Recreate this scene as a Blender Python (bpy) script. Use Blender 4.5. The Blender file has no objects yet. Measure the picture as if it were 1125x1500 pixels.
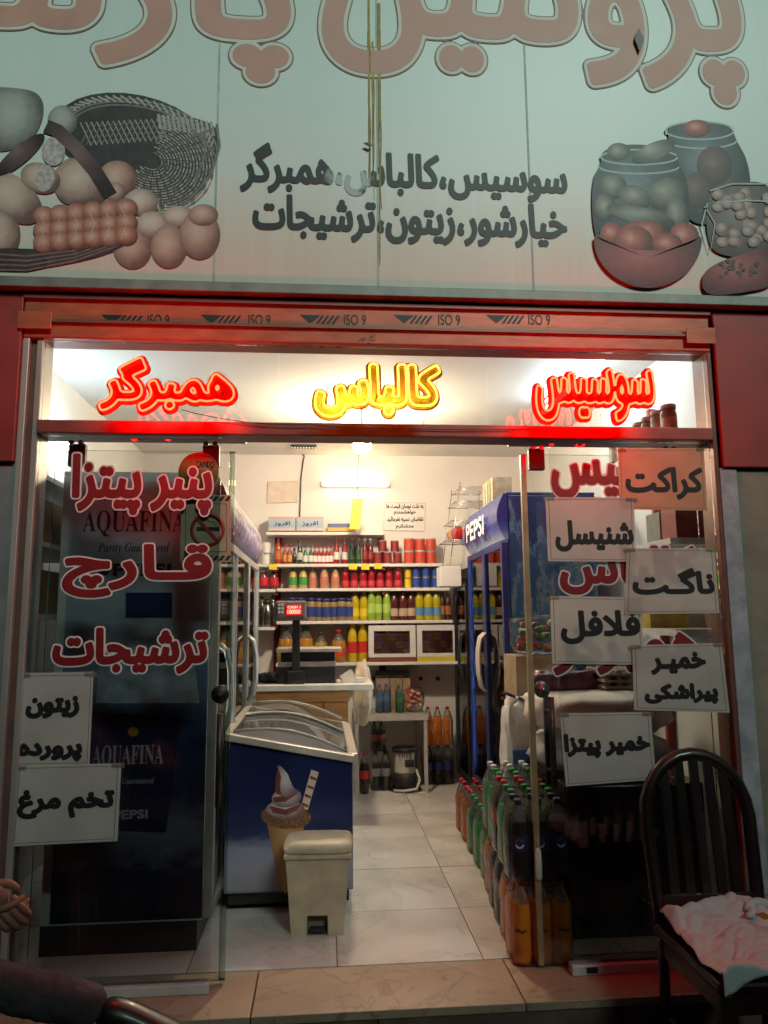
import bpy, math, random
import numpy as np
from mathutils import Vector, Matrix, noise
R = math.radians
random.seed(7)
sc = bpy.context.scene
col = sc.collection

# ------------------------------------------------------------------ camera
PITCH, YAW, ROLL, FPX = 8.2, 4.7, -0.5, 1083.0
CAM = np.array([0.0, -3.07, 1.39])
def _basis():
    th, ps, ro = R(PITCH), R(YAW), R(ROLL)
    f = np.array([math.sin(ps)*math.cos(th), math.cos(ps)*math.cos(th), math.sin(th)])
    r = np.array([math.cos(ps), -math.sin(ps), 0]); u = np.cross(r, f)
    return f, r*math.cos(ro)+u*math.sin(ro), u*math.cos(ro)-r*math.sin(ro)
BF, BR, BU = _basis()
def at(u, v, y):                     # photograph pixel -> point of the place on the plane Y = y
    d = BF*FPX + BR*(u-562.5) - BU*(v-750.0)
    t = (y-CAM[1])/d[1]
    return Vector(CAM+d*t)
camd = bpy.data.cameras.new('camera'); cam = bpy.data.objects.new('camera', camd); col.objects.link(cam)
m = Matrix(((BR[0], BU[0], -BF[0]), (BR[1], BU[1], -BF[1]), (BR[2], BU[2], -BF[2])))
cam.matrix_world = Matrix.Translation(Vector(CAM)) @ m.to_4x4()
camd.sensor_fit = 'VERTICAL'; camd.sensor_height = 36.0; camd.lens = 36.0*FPX/1500.0
camd.clip_start = 0.05; camd.clip_end = 1000
sc.camera = cam

# ------------------------------------------------------------------ night sky, faint street light, exposure
w = bpy.data.worlds.new('World'); sc.world = w; w.use_nodes = True
wn = w.node_tree; bg = wn.nodes['Background']
sky = wn.nodes.new('ShaderNodeTexSky'); sky.sky_type = 'NISHITA'; sky.sun_disc = False
sky.sun_elevation = R(34); sky.sun_rotation = R(200)
wn.links.new(sky.outputs[0], bg.inputs[0]); bg.inputs[1].default_value = 0.005
sund = bpy.data.lights.new('sun', 'SUN'); sund.energy = 1.45; sund.angle = R(16); sund.color = (.78, 1.0, .88)
sun = bpy.data.objects.new('sun', sund); col.objects.link(sun)
sun.rotation_euler = Vector((-.28, .78, -.56)).to_track_quat('-Z', 'Y').to_euler()
sc.view_settings.view_transform = 'Standard'; sc.view_settings.look = 'None'
sc.view_settings.exposure = 0.46; sc.view_settings.gamma = 1.0; sc.view_settings.use_curve_mapping = False
cy = sc.cycles
cy.use_denoising = True
try: cy.denoiser = 'OPENIMAGEDENOISE'
except Exception: pass
cy.max_bounces = 8; cy.diffuse_bounces = 3; cy.glossy_bounces = 3; cy.transmission_bounces = 6
cy.transparent_max_bounces = 32; cy.caustics_reflective = False; cy.caustics_refractive = False
cy.sample_clamp_indirect = 4.0

# ------------------------------------------------------------------ materials
MATS = {}
def mat(name, c, rough=.5, metal=0., var=.12, vs=12., bump=0., bs=60., spec=.5, emit=None, es=0., trans=0., coat=0., stretch=None):
    if name in MATS: return MATS[name]
    ma = bpy.data.materials.new(name); ma.use_nodes = True; MATS[name] = ma
    nt = ma.node_tree; b = nt.nodes['Principled BSDF']
    b.inputs['Roughness'].default_value = rough; b.inputs['Metallic'].default_value = metal
    b.inputs['Specular IOR Level'].default_value = spec
    b.inputs['Base Color'].default_value = (*c, 1)
    b.inputs['Transmission Weight'].default_value = trans
    b.inputs['Coat Weight'].default_value = coat
    if emit:
        b.inputs['Emission Color'].default_value = (*emit, 1); b.inputs['Emission Strength'].default_value = es
    tc = nt.nodes.new('ShaderNodeTexCoord'); src = tc.outputs['Object']
    if stretch:
        mp = nt.nodes.new('ShaderNodeMapping'); mp.inputs['Scale'].default_value = stretch
        nt.links.new(src, mp.inputs[0]); src = mp.outputs[0]
    if var > 0:
        n = nt.nodes.new('ShaderNodeTexNoise'); n.inputs['Scale'].default_value = vs; n.inputs['Detail'].default_value = 6
        nt.links.new(src, n.inputs['Vector'])
        r = nt.nodes.new('ShaderNodeValToRGB')
        r.color_ramp.elements[0].position = .3; r.color_ramp.elements[1].position = .7
        r.color_ramp.elements[0].color = (*[max(0, x*(1-var)) for x in c], 1)
        r.color_ramp.elements[1].color = (*[min(1, x*(1+var)) for x in c], 1)
        nt.links.new(n.outputs[0], r.inputs[0]); nt.links.new(r.outputs[0], b.inputs['Base Color'])
        m2 = nt.nodes.new('ShaderNodeMapRange'); m2.inputs[3].default_value = max(.02, rough-.1); m2.inputs[4].default_value = min(1, rough+.12)
        nt.links.new(n.outputs[0], m2.inputs[0]); nt.links.new(m2.outputs[0], b.inputs['Roughness'])
    if bump > 0:
        n2 = nt.nodes.new('ShaderNodeTexNoise'); n2.inputs['Scale'].default_value = bs; n2.inputs['Detail'].default_value = 4
        nt.links.new(src, n2.inputs['Vector'])
        bp = nt.nodes.new('ShaderNodeBump'); bp.inputs['Strength'].default_value = bump; bp.inputs['Distance'].default_value = .01
        nt.links.new(n2.outputs[0], bp.inputs['Height']); nt.links.new(bp.outputs[0], b.inputs['Normal'])
    return ma
def glassy(name, tint=(.93, .96, .95), rough=.02, film=0., milk=(.8, .8, .8), bump=0., fres=1.45):
    """thin sheet: clear transmission with a fresnel gloss; film adds a little milky diffuse"""
    if name in MATS: return MATS[name]
    ma = bpy.data.materials.new(name); ma.use_nodes = True; MATS[name] = ma
    nt = ma.node_tree; nt.nodes.remove(nt.nodes['Principled BSDF']); out = nt.nodes['Material Output']
    t = nt.nodes.new('ShaderNodeBsdfTransparent'); t.inputs[0].default_value = (*tint, 1)
    g = nt.nodes.new('ShaderNodeBsdfGlossy'); g.inputs['Roughness'].default_value = rough
    fr = nt.nodes.new('ShaderNodeFresnel'); fr.inputs[0].default_value = fres
    mx = nt.nodes.new('ShaderNodeMixShader')
    nt.links.new(fr.outputs[0], mx.inputs[0]); nt.links.new(g.outputs[0], mx.inputs[2])
    if bump:
        tc = nt.nodes.new('ShaderNodeTexCoord'); n = nt.nodes.new('ShaderNodeTexNoise'); n.inputs['Scale'].default_value = 28; n.inputs['Detail'].default_value = 3
        bp = nt.nodes.new('ShaderNodeBump'); bp.inputs['Strength'].default_value = bump; bp.inputs['Distance'].default_value = .02
        nt.links.new(tc.outputs['Object'], n.inputs['Vector']); nt.links.new(n.outputs[0], bp.inputs['Height'])
        nt.links.new(bp.outputs[0], g.inputs['Normal']); nt.links.new(bp.outputs[0], fr.inputs['Normal'])
    if film > 0:
        d = nt.nodes.new('ShaderNodeBsdfDiffuse'); d.inputs[0].default_value = (*milk, 1)
        m2 = nt.nodes.new('ShaderNodeMixShader'); m2.inputs[0].default_value = film
        nt.links.new(t.outputs[0], m2.inputs[1]); nt.links.new(d.outputs[0], m2.inputs[2]); nt.links.new(m2.outputs[0], mx.inputs[1])
    else:
        nt.links.new(t.outputs[0], mx.inputs[1])
    nt.links.new(mx.outputs[0], out.inputs[0])
    return ma
def emis(name, c, s):
    if name in MATS: return MATS[name]
    ma = bpy.data.materials.new(name); ma.use_nodes = True; MATS[name] = ma
    nt = ma.node_tree; b = nt.nodes['Principled BSDF']
    b.inputs['Base Color'].default_value = (*[x*.8 for x in c], 1)
    b.inputs['Emission Color'].default_value = (*c, 1); b.inputs['Emission Strength'].default_value = s
    ma.cycles.emission_sampling = 'FRONT'
    return ma
def ramp_mat(name, stops, coord='Generated', axis=2, nz=.0, ns=6., rough=.5, radial=False, spec=.4, wave=None, stretch=(1, 1, 1)):
    """printed gradient / pattern along one axis of the sheet, broken up with noise"""
    if name in MATS: return MATS[name]
    ma = bpy.data.materials.new(name); ma.use_nodes = True; MATS[name] = ma
    nt = ma.node_tree; b = nt.nodes['Principled BSDF']; b.inputs['Roughness'].default_value = rough; b.inputs['Specular IOR Level'].default_value = spec
    tc = nt.nodes.new('ShaderNodeTexCoord'); src = tc.outputs[coord]
    if radial:
        mp = nt.nodes.new('ShaderNodeMapping'); mp.inputs['Location'].default_value = (-.42, -.5, -.60); nt.links.new(src, mp.inputs[0])
        vm = nt.nodes.new('ShaderNodeVectorMath'); vm.operation = 'LENGTH'; nt.links.new(mp.outputs[0], vm.inputs[0]); val = vm.outputs['Value']
    elif wave:
        wv = nt.nodes.new('ShaderNodeTexWave'); wv.inputs['Scale'].default_value = wave; wv.inputs['Distortion'].default_value = nz*4
        wv.bands_direction = 'XYZ'[axis]
        nt.links.new(src, wv.inputs[0]); val = wv.outputs['Fac']
    else:
        sp = nt.nodes.new('ShaderNodeSeparateXYZ'); nt.links.new(src, sp.inputs[0]); val = sp.outputs[axis]
    if nz and not wave:
        mp2 = nt.nodes.new('ShaderNodeMapping'); mp2.inputs['Scale'].default_value = stretch; nt.links.new(tc.outputs['Object'], mp2.inputs[0])
        n = nt.nodes.new('ShaderNodeTexNoise'); n.inputs['Scale'].default_value = ns; n.inputs['Detail'].default_value = 8; n.inputs['Roughness'].default_value = .65
        nt.links.new(mp2.outputs[0], n.inputs['Vector'])
        ma1 = nt.nodes.new('ShaderNodeMath'); ma1.operation = 'MULTIPLY_ADD'; ma1.inputs[1].default_value = nz; nt.links.new(n.outputs[0], ma1.inputs[0])
        sb = nt.nodes.new('ShaderNodeMath'); sb.operation = 'SUBTRACT'; sb.inputs[1].default_value = nz*.5; nt.links.new(val, sb.inputs[0]); nt.links.new(sb.outputs[0], ma1.inputs[2])
        val = ma1.outputs[0]
    r = nt.nodes.new('ShaderNodeValToRGB'); el = r.color_ramp.elements
    while len(el) < len(stops): el.new(.5)
    for e, (p, c) in zip(el, stops): e.position = p; e.color = (*c, 1)
    nt.links.new(val, r.inputs[0]); nt.links.new(r.outputs[0], b.inputs['Base Color'])
    return ma

# ------------------------------------------------------------------ mesh builder
class MB:
    def __init__(s): s.v = []; s.f = []; s.mi = []; s.sm = []
    def add(s, vs, fs, mi=0, smooth=False):
        o = len(s.v); s.v += [tuple(p) for p in vs]
        for f in fs: s.f.append(tuple(i+o for i in f)); s.mi.append(mi); s.sm.append(smooth)
        return s
    def box(s, c, d, mi=0, rz=0., taper=1.):
        x, y, z = [q/2 for q in d]; ca, sa = math.cos(rz), math.sin(rz); vs = []
        for sz in (-1, 1):
            t = taper if sz < 0 else 1.
            for sx, sy in ((-1, -1), (1, -1), (1, 1), (-1, 1)):
                px, py = sx*x*t, sy*y*t
                vs.append((c[0]+px*ca-py*sa, c[1]+px*sa+py*ca, c[2]+sz*z))
        return s.add(vs, [(3, 2, 1, 0), (4, 5, 6, 7), (0, 1, 5, 4), (1, 2, 6, 5), (2, 3, 7, 6), (3, 0, 4, 7)], mi)
    def bb(s, x0, x1, y0, y1, z0, z1, mi=0): return s.box(((x0+x1)/2, (y0+y1)/2, (z0+z1)/2), (abs(x1-x0), abs(y1-y0), abs(z1-z0)), mi)
    def lathe(s, prof, n=14, c=(0, 0, 0), mi=0, zsplit=None, mi2=1, sq=None):
        vs = []; fs = []; base = len(s.v)
        for r, z in prof:
            for k in range(n):
                a = 2*math.pi*(k+.5)/n; cx, sy = math.cos(a), math.sin(a)
                if sq:
                    q = (abs(cx)**sq[2]+abs(sy)**sq[2])**(-1./sq[2]); vs.append((c[0]+r*cx*q*sq[0], c[1]+r*sy*q*sq[1], c[2]+z))
                else: vs.append((c[0]+r*cx, c[1]+r*sy, c[2]+z))
        s.v += vs
        for j in range(len(prof)-1):
            zz = (prof[j][1]+prof[j+1][1])/2
            for k in range(n):
                k2 = (k+1) % n
                s.f.append((base+j*n+k, base+j*n+k2, base+(j+1)*n+k2, base+(j+1)*n+k)); s.sm.append(True)
                s.mi.append(mi2 if zsplit is not None and zz > zsplit else mi)
        for j, rev in ((0, True), (len(prof)-1, False)):
            if prof[j][0] > 1e-5:
                f = [base+j*n+k for k in range(n)]
                s.f.append(tuple(reversed(f)) if rev else tuple(f)); s.sm.append(False)
                s.mi.append(mi2 if zsplit is not None and prof[j][1] > zsplit else mi)
        return s
    def tube(s, pts, r, n=6, mi=0, closed=False, rr=None):
        pts = [Vector(p) for p in pts]; N = len(pts); base = len(s.v); prev = None
        for i, p in enumerate(pts):
            a = pts[(i-1) % N] if (closed or i > 0) else p; b = pts[(i+1) % N] if (closed or i < N-1) else p
            t = (b-a)
            t = t.normalized() if t.length > 1e-9 else Vector((0, 0, 1))
            if prev is None: u = t.orthogonal().normalized()
            else:
                u = prev-t*prev.dot(t); u = u.normalized() if u.length > 1e-6 else t.orthogonal().normalized()
            prev = u; wv = t.cross(u); rad = rr[i] if rr else r
            for k in range(n):
                an = 2*math.pi*k/n; s.v.append(tuple(p+(u*math.cos(an)+wv*math.sin(an))*rad))
        for i in range(N if closed else N-1):
            for k in range(n):
                i2 = (i+1) % N
                s.f.append((base+i*n+k, base+i*n+(k+1) % n, base+i2*n+(k+1) % n, base+i2*n+k)); s.mi.append(mi); s.sm.append(True)
        if not closed:
            s.f.append(tuple(base+k for k in reversed(range(n)))); s.mi.append(mi); s.sm.append(False)
            s.f.append(tuple(base+(N-1)*n+k for k in range(n))); s.mi.append(mi); s.sm.append(False)
        return s
    def bar(s, a, b, wd, dp, mi=0, up=(0, 1, 0)):
        a, b = Vector(a), Vector(b); t = (b-a).normalized(); u = Vector(up); u = (u-t*u.dot(t)).normalized(); q = t.cross(u); vs = []
        for p in (a, b):
            for sx, sy in ((-1, -1), (1, -1), (1, 1), (-1, 1)): vs.append(p+q*(sx*wd/2)+u*(sy*dp/2))
        return s.add(vs, [(3, 2, 1, 0), (4, 5, 6, 7), (0, 1, 5, 4), (1, 2, 6, 5), (2, 3, 7, 6), (3, 0, 4, 7)], mi)
    def slab(s, pts, d, mi=0):           # convex outline extruded by the vector d
        n = len(pts); pts = [Vector(p) for p in pts]; d = Vector(d)
        vs = pts+[p+d for p in pts]
        fs = [tuple(range(n)), tuple(reversed(range(n, 2*n)))]+[(i, n+i, n+(i+1) % n, (i+1) % n) for i in range(n)]
        return s.add(vs, fs, mi)
    def mesh(s, name, mats):
        me = bpy.data.meshes.new(name); me.from_pydata(s.v, [], s.f)
        for ma in (mats if isinstance(mats, (list, tuple)) else [mats]): me.materials.append(ma)
        me.polygons.foreach_set('material_index', s.mi); me.polygons.foreach_set('use_smooth', s.sm); me.update()
        return me
def obj(name, me, parent=None, loc=(0, 0, 0), rz=0., bevel=0., rot=None):
    o = bpy.data.objects.new(name, me); col.objects.link(o); o.location = loc
    o.rotation_euler = rot if rot else (0, 0, rz)
    if parent: o.parent = parent
    if bevel:
        b = o.modifiers.new('bevel', 'BEVEL'); b.width = bevel; b.segments = 2; b.limit_method = 'ANGLE'
    return o
def mo(name, mb, mats, parent=None, bevel=0., **k): return obj(name, mb.mesh(name, mats), parent, bevel=bevel, **k)
def tag(o, label, cat, group=None):
    o['label'] = label; o['category'] = cat
    if group: o['group'] = group
    return o
def thing(name, label, cat, loc=(0, 0, 0), rz=0., group=None):
    o = bpy.data.objects.new(name, None); col.objects.link(o); o.location = loc; o.rotation_euler = (0, 0, rz); o.empty_display_size = .1
    return tag(o, label, cat, group)
def struct(name, mb, mats, **k):
    o = mo(name, mb, mats, **k); o['kind'] = 'structure'; return o
ORD = ['leftmost', 'second from left', 'third from left', 'fourth from left', 'fifth from left', 'sixth from left', 'seventh from left', 'eighth from left', 'ninth from left']
def lump(rx, ry, rz, amp=.1, seed=0, n=26, m_=14, p=3., fold=0.):
    mb = MB(); vs = []; fs = []
    def sp(x): return math.copysign(abs(x)**(2./p), x)
    for j in range(m_+1):
        ph = -math.pi/2+math.pi*j/m_
        for i in range(n):
            th = 2*math.pi*i/n
            x, y, z = sp(math.cos(ph))*sp(math.cos(th)), sp(math.cos(ph))*sp(math.sin(th)), sp(math.sin(ph))
            q = 1+amp*noise.noise(Vector((x*2+seed, y*2, z*2)))+fold*math.sin(th*7+z*4+seed)*.5+amp*.5*noise.noise(Vector((x*6, y*6+seed, z*6)))
            vs.append((x*rx*q, y*ry*q, rz+z*rz*(q if z > 0 else 1)))
    for j in range(m_):
        for i in range(n): fs.append((j*n+i, j*n+(i+1) % n, (j+1)*n+(i+1) % n, (j+1)*n+i))
    return mb.add(vs, fs, 0, True)

# ------------------------------------------------------------------ lettering: outlines of glyphs -> distance field -> sheets and tubes
J = {'ا': ('\uFE8D', '\uFE8E'), 'ب': 0xFE8F, 'پ': 0xFB56, 'ت': 0xFE95, 'ج': 0xFE9D, 'چ': 0xFB7A, 'خ': 0xFEA5, 'د': ('\uFEA9', '\uFEAA'), 'ر': ('\uFEAD', '\uFEAE'),
     'ز': ('\uFEAF', '\uFEB0'), 'س': 0xFEB1, 'ش': 0xFEB5, 'ض': 0xFEBD, 'ع': 0xFEC9, 'غ': 0xFECD, 'ف': 0xFED1, 'ق': 0xFED5, 'ک': 0xFB8E, 'گ': 0xFB92, 'ل': 0xFEDD, 'م': 0xFEE1,
     'ن': 0xFEE5, 'ه': 0xFEE9, 'و': ('\uFEED', '\uFEEE'), 'ی': 0xFBFC, 'ئ': 0xFE89}
def shape(s):
    out = []; i = 0; prev = False
    while i < len(s):
        c = s[i]
        if c == 'ل' and s[i+1:i+2] == 'ا':
            out.append('\uFEFC' if prev else '\uFEFB'); prev = False; i += 2; continue
        if c == 'ـ': out.append(c); prev = True; i += 1; continue
        if c not in J: out.append(c); prev = False; i += 1; continue
        nxt = s[i+1:i+2] in J or s[i+1:i+2] == 'ـ'
        if s[i+1:i+2] == '': nxt = False
        if isinstance(J[c], tuple): out.append(J[c][1 if prev else 0]); prev = False
        else: out.append(chr(J[c]+((3 if nxt else 1) if prev else (2 if nxt else 0)))); prev = nxt
        i += 1
    return ''.join(reversed(out)) if any(c in J for c in s) else s
def outlines(text):
    c = bpy.data.curves.new('tmp_text', 'FONT'); c.body = text; c.size = 1.
    o = bpy.data.objects.new('tmp_text', c); col.objects.link(o); bpy.context.view_layer.update()
    dg = bpy.context.evaluated_depsgraph_get(); cu = o.evaluated_get(dg).to_curve(dg); loops = []
    for sp in cu.splines:
        bp = sp.bezier_points; n = len(bp); pts = []
        for i in range(n):
            a, b = bp[i], bp[(i+1) % n]
            p0, p1, p2, p3 = [np.array(q[:2]) for q in (a.co, a.handle_right, b.handle_left, b.co)]
            straight = abs((p1-p0)[0]*(p3-p0)[1]-(p1-p0)[1]*(p3-p0)[0])+abs((p2-p0)[0]*(p3-p0)[1]-(p2-p0)[1]*(p3-p0)[0]) < 1e-6
            for t in ((0.,) if straight else (0, .2, .4, .6, .8)):
                pts.append(p0*(1-t)**3+3*p1*t*(1-t)**2+3*p2*t*t*(1-t)+p3*t**3)
        if n > 1: loops.append(np.array(pts))
    o.evaluated_get(dg).to_curve_clear(); bpy.data.objects.remove(o); bpy.data.curves.remove(c)
    return loops
class Field:
    """signed distance to the letters (negative inside) on a grid; sx, sy scale the letters to the wanted size in metres"""
    def __init__(s, text, w_, h_, pad=.1, cells=64, shear=0.):
        L = outlines(shape(text)); P = np.concatenate(L); lo, hi = P.min(0), P.max(0)
        sx, sy = w_/(hi[0]-lo[0]), h_/(hi[1]-lo[1])
        L = [(l-lo)*[sx, sy] for l in L]
        s.w, s.h_ = w_, h_; s.pad = pad*h_; s.h = h_/cells; h = s.h
        nx = int((w_+2*s.pad)/h)+2; ny = int((h_+2*s.pad)/h)+2
        X = -s.pad+np.arange(nx)*h; Yv = -s.pad+np.arange(ny)*h
        D = np.full((ny, nx), s.pad*1.5); W = np.zeros((ny, nx+1), int); rad = s.pad*1.2+h
        for l in L:
            nxt = np.roll(l, -1, 0)
            for a, b in zip(l, nxt):
                if a[1] != b[1]:
                    y0, y1 = min(a[1], b[1]), max(a[1], b[1])
                    j0 = max(0, math.ceil((y0+s.pad)/h)); j1 = min(ny, math.ceil((y1+s.pad)/h))
                    if j1 > j0:
                        jj = np.arange(j0, j1); xc = a[0]+(Yv[jj]-a[1])*(b[0]-a[0])/(b[1]-a[1])
                        kk = np.clip(np.ceil((xc+s.pad)/h).astype(int), 0, nx)
                        np.add.at(W, (jj, kk), 1 if b[1] > a[1] else -1)
                i0 = max(0, int((min(a[0], b[0])-rad+s.pad)/h)); i1 = min(nx, int((max(a[0], b[0])+rad+s.pad)/h)+2)
                j0 = max(0, int((min(a[1], b[1])-rad+s.pad)/h)); j1 = min(ny, int((max(a[1], b[1])+rad+s.pad)/h)+2)
                gx = X[i0:i1][None, :]-a[0]; gy = Yv[j0:j1][:, None]-a[1]; d = b-a; q = d@d
                t = np.clip((gx*d[0]+gy*d[1])/q, 0, 1) if q > 0 else 0*gx*gy
                dd = np.sqrt((gx-t*d[0])**2+(gy-t*d[1])**2); D[j0:j1, i0:i1] = np.minimum(D[j0:j1, i0:i1], dd)
        inside = np.cumsum(W, 1)[:, :nx] != 0
        s.S = np.where(inside, -D, D); s.X, s.Y = X, Yv
    def cellpolys(s, th):
        F = s.S-th; A = F[:-1, :-1]; B = F[:-1, 1:]; Cc = F[1:, 1:]; Dd = F[1:, :-1]
        ins = [(q < 0) for q in (A, B, Cc, Dd)]; cnt = sum(i.astype(int) for i in ins)
        return F, cnt
    def sheet(s, th=0.):
        """filled lettering as (points2d, faces)"""
        F, cnt = s.cellpolys(th); ny, nx = cnt.shape; vs = []; fs = []
        full = cnt == 4; open_ = {}
        for j in range(ny):
            row = full[j]; runs = []; i = 0
            d = np.flatnonzero(np.diff(np.concatenate(([0], row.astype(int), [0]))))
            cur = {}
            for a, b in zip(d[::2], d[1::2]):
                cur[(a, b)] = open_.pop((a, b), j)
            for (a, b), j0 in open_.items(): s._rect(vs, fs, a, b, j0, j)
            open_ = cur
        for (a, b), j0 in open_.items(): s._rect(vs, fs, a, b, j0, ny)
        for j, i in zip(*np.nonzero((cnt > 0) & (cnt < 4))):
            c = [(i, j), (i+1, j), (i+1, j+1), (i, j+1)]; poly = []
            for k in range(4):
                p, q = c[k], c[(k+1) % 4]; fp, fq = F[p[1], p[0]], F[q[1], q[0]]
                if fp < 0: poly.append((s.X[p[0]], s.Y[p[1]]))
                if (fp < 0) != (fq < 0):
                    t = fp/(fp-fq); poly.append((s.X[p[0]]+(s.X[q[0]]-s.X[p[0]])*t, s.Y[p[1]]+(s.Y[q[1]]-s.Y[p[1]])*t))
            if len(poly) >= 3:
                o = len(vs); vs += poly; fs.append(tuple(range(o, o+len(poly))))
        return vs, fs
    def _rect(s, vs, fs, a, b, j0, j1):
        o = len(vs); vs += [(s.X[a], s.Y[j0]), (s.X[b], s.Y[j0]), (s.X[b], s.Y[j1]), (s.X[a], s.Y[j1])]; fs.append((o, o+1, o+2, o+3))
    def lines(s, th=0.):
        F, cnt = s.cellpolys(th); nxt = {}; pos = {}
        for j, i in zip(*np.nonzero((cnt > 0) & (cnt < 4))):
            c = [(i, j), (i+1, j), (i+1, j+1), (i, j+1)]; ins = []; outs = []
            for k in range(4):
                p, q = c[k], c[(k+1) % 4]; fp, fq = F[p[1], p[0]], F[q[1], q[0]]
                if (fp < 0) != (fq < 0):
                    t = fp/(fp-fq); key = tuple(sorted((p, q)))
                    pos[key] = (s.X[p[0]]+(s.X[q[0]]-s.X[p[0]])*t, s.Y[p[1]]+(s.Y[q[1]]-s.Y[p[1]])*t)
                    (outs if fp < 0 else ins).append(key)
            for a, b in zip(outs, ins): nxt[a] = b
        loops = []
        while nxt:
            k0 = next(iter(nxt)); k = k0; l = []
            while k in nxt: l.append(pos[k]); k = nxt.pop(k)
            if len(l) > 6: loops.append(l)
        return loops
def text_sheet(mb, text, P0, P1, yoff=0., th=0., cells=56, pad=.14, field=None, mi=0, ux=None):
    """letters fitted between bottom-left P0 and top-right P1 on a plane that faces -Y"""
    f = field or Field(text, abs(P1[0]-P0[0]), abs(P1[2]-P0[2]), pad, cells)
    vs, fs = f.sheet(th)
    mb.add([(P0[0]+x, P0[1]+yoff, P0[2]+z) for x, z in vs], fs, mi)
    return f
def pxbox(x0, y0, x1, y1, Y):           # picture box -> bottom-left, top-right on plane Y
    c = at((x0+x1)/2, (y0+y1)/2, Y); l = at(x0, (y0+y1)/2, Y).x; r = at(x1, (y0+y1)/2, Y).x
    b = at((x0+x1)/2, y1, Y).z; t = at((x0+x1)/2, y0, Y).z
    return Vector((l, Y, b)), Vector((r, Y, t))

# ================================================================== the setting
XL, XR, YB, ZC = -1.62, 1.95, 3.60, 2.88
m_plaster = mat('plaster_white', (.74, .72, .68), .75, var=.05, vs=3, bump=.05, bs=30)
m_ceil = mat('ceiling_paint', (.72, .70, .66), .8, var=.04, vs=2)
m_stone = mat('facade_beige', (.27, .225, .175), .8, var=.22, vs=5, bump=.25, bs=45)
m_grey = mat('facade_grey', (.20, .195, .20), .75, var=.22, vs=6, bump=.2, bs=40)
m_redglow = mat('neon_glow_red', (.30, .035, .03), .5, var=.2, vs=4, bump=.04)  # red neon glow on the upper pillars, put into the surface colour
m_asph = mat('pavement', (.055, .05, .048), .85, var=.3, vs=8, bump=.4, bs=90)
g = MB(); g.add([(-400, -400, -.17), (400, -400, -.17), (400, 400, -.17), (-400, 400, -.17)], [(0, 1, 2, 3)])
struct('pavement', g, m_asph)
struct('wall_back', MB().bb(XL-.1, XR+.1, YB, YB+.12, -.1, ZC), m_plaster)
struct('wall_left', MB().bb(XL-.12, XL, .151, YB, -.1, ZC), m_plaster)
struct('wall_right', MB().bb(XR, XR+.12, .151, YB, -.1, ZC), m_plaster)
struct('ceiling', MB().bb(XL-.12, XR+.12, .0, YB+.12, ZC, ZC+.15), m_ceil)
struct('facade_wall_upper', MB().bb(-5, 6, .0, .15, 2.742, 6.2), m_stone)
fl = struct('facade_wall_left', MB().bb(-5, -1.245, -.02, .15, -.168, 2.74), m_grey)
fr = struct('facade_wall_right', MB().bb(1.80, 6, -.02, .15, -.168, 2.74), m_stone)
mo('glow_cladding', MB().bb(-5, -1.247, -.045, -.021, 2.03, 2.738), m_redglow, fl, bevel=.004)
mo('glow_cladding', MB().bb(1.735, 2.03, -.045, -.021, 2.03, 2.738), m_redglow, fr, bevel=.004)
mo('corner_trim', MB().bb(1.722, 1.80, -.03, .14, -.168, 2.029), mat('trim_paint', (.36, .37, .42), .55, var=.25, vs=14, bump=.2, bs=50), fr, bevel=.004)
mo('corner_trim', MB().bb(1.722, 1.80, .0, .14, 2.031, 2.738), m_redglow, fr)  # upper trim takes the same painted neon glow
# unseen house added across the street to shade the lower shop front
oh = thing('added_shade_house', 'unseen plain dark house added behind the camera to shade the shop front', 'house', (-2, -14, -.17))
mo('wall', MB().bb(-30, 30, -6, 0, 0, 11.45), mat('shade_house_wall', (.10, .09, .08), .85, var=.2, vs=1), oh)
for i in range(10):
    for j in range(3): mo('window', MB().bb(-24+i*5, -22.4+i*5, .002, .05, 3.2+j*3.1, 4.8+j*3.1), mat('shade_house_window', (.02, .022, .026), .2), oh)
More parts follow.
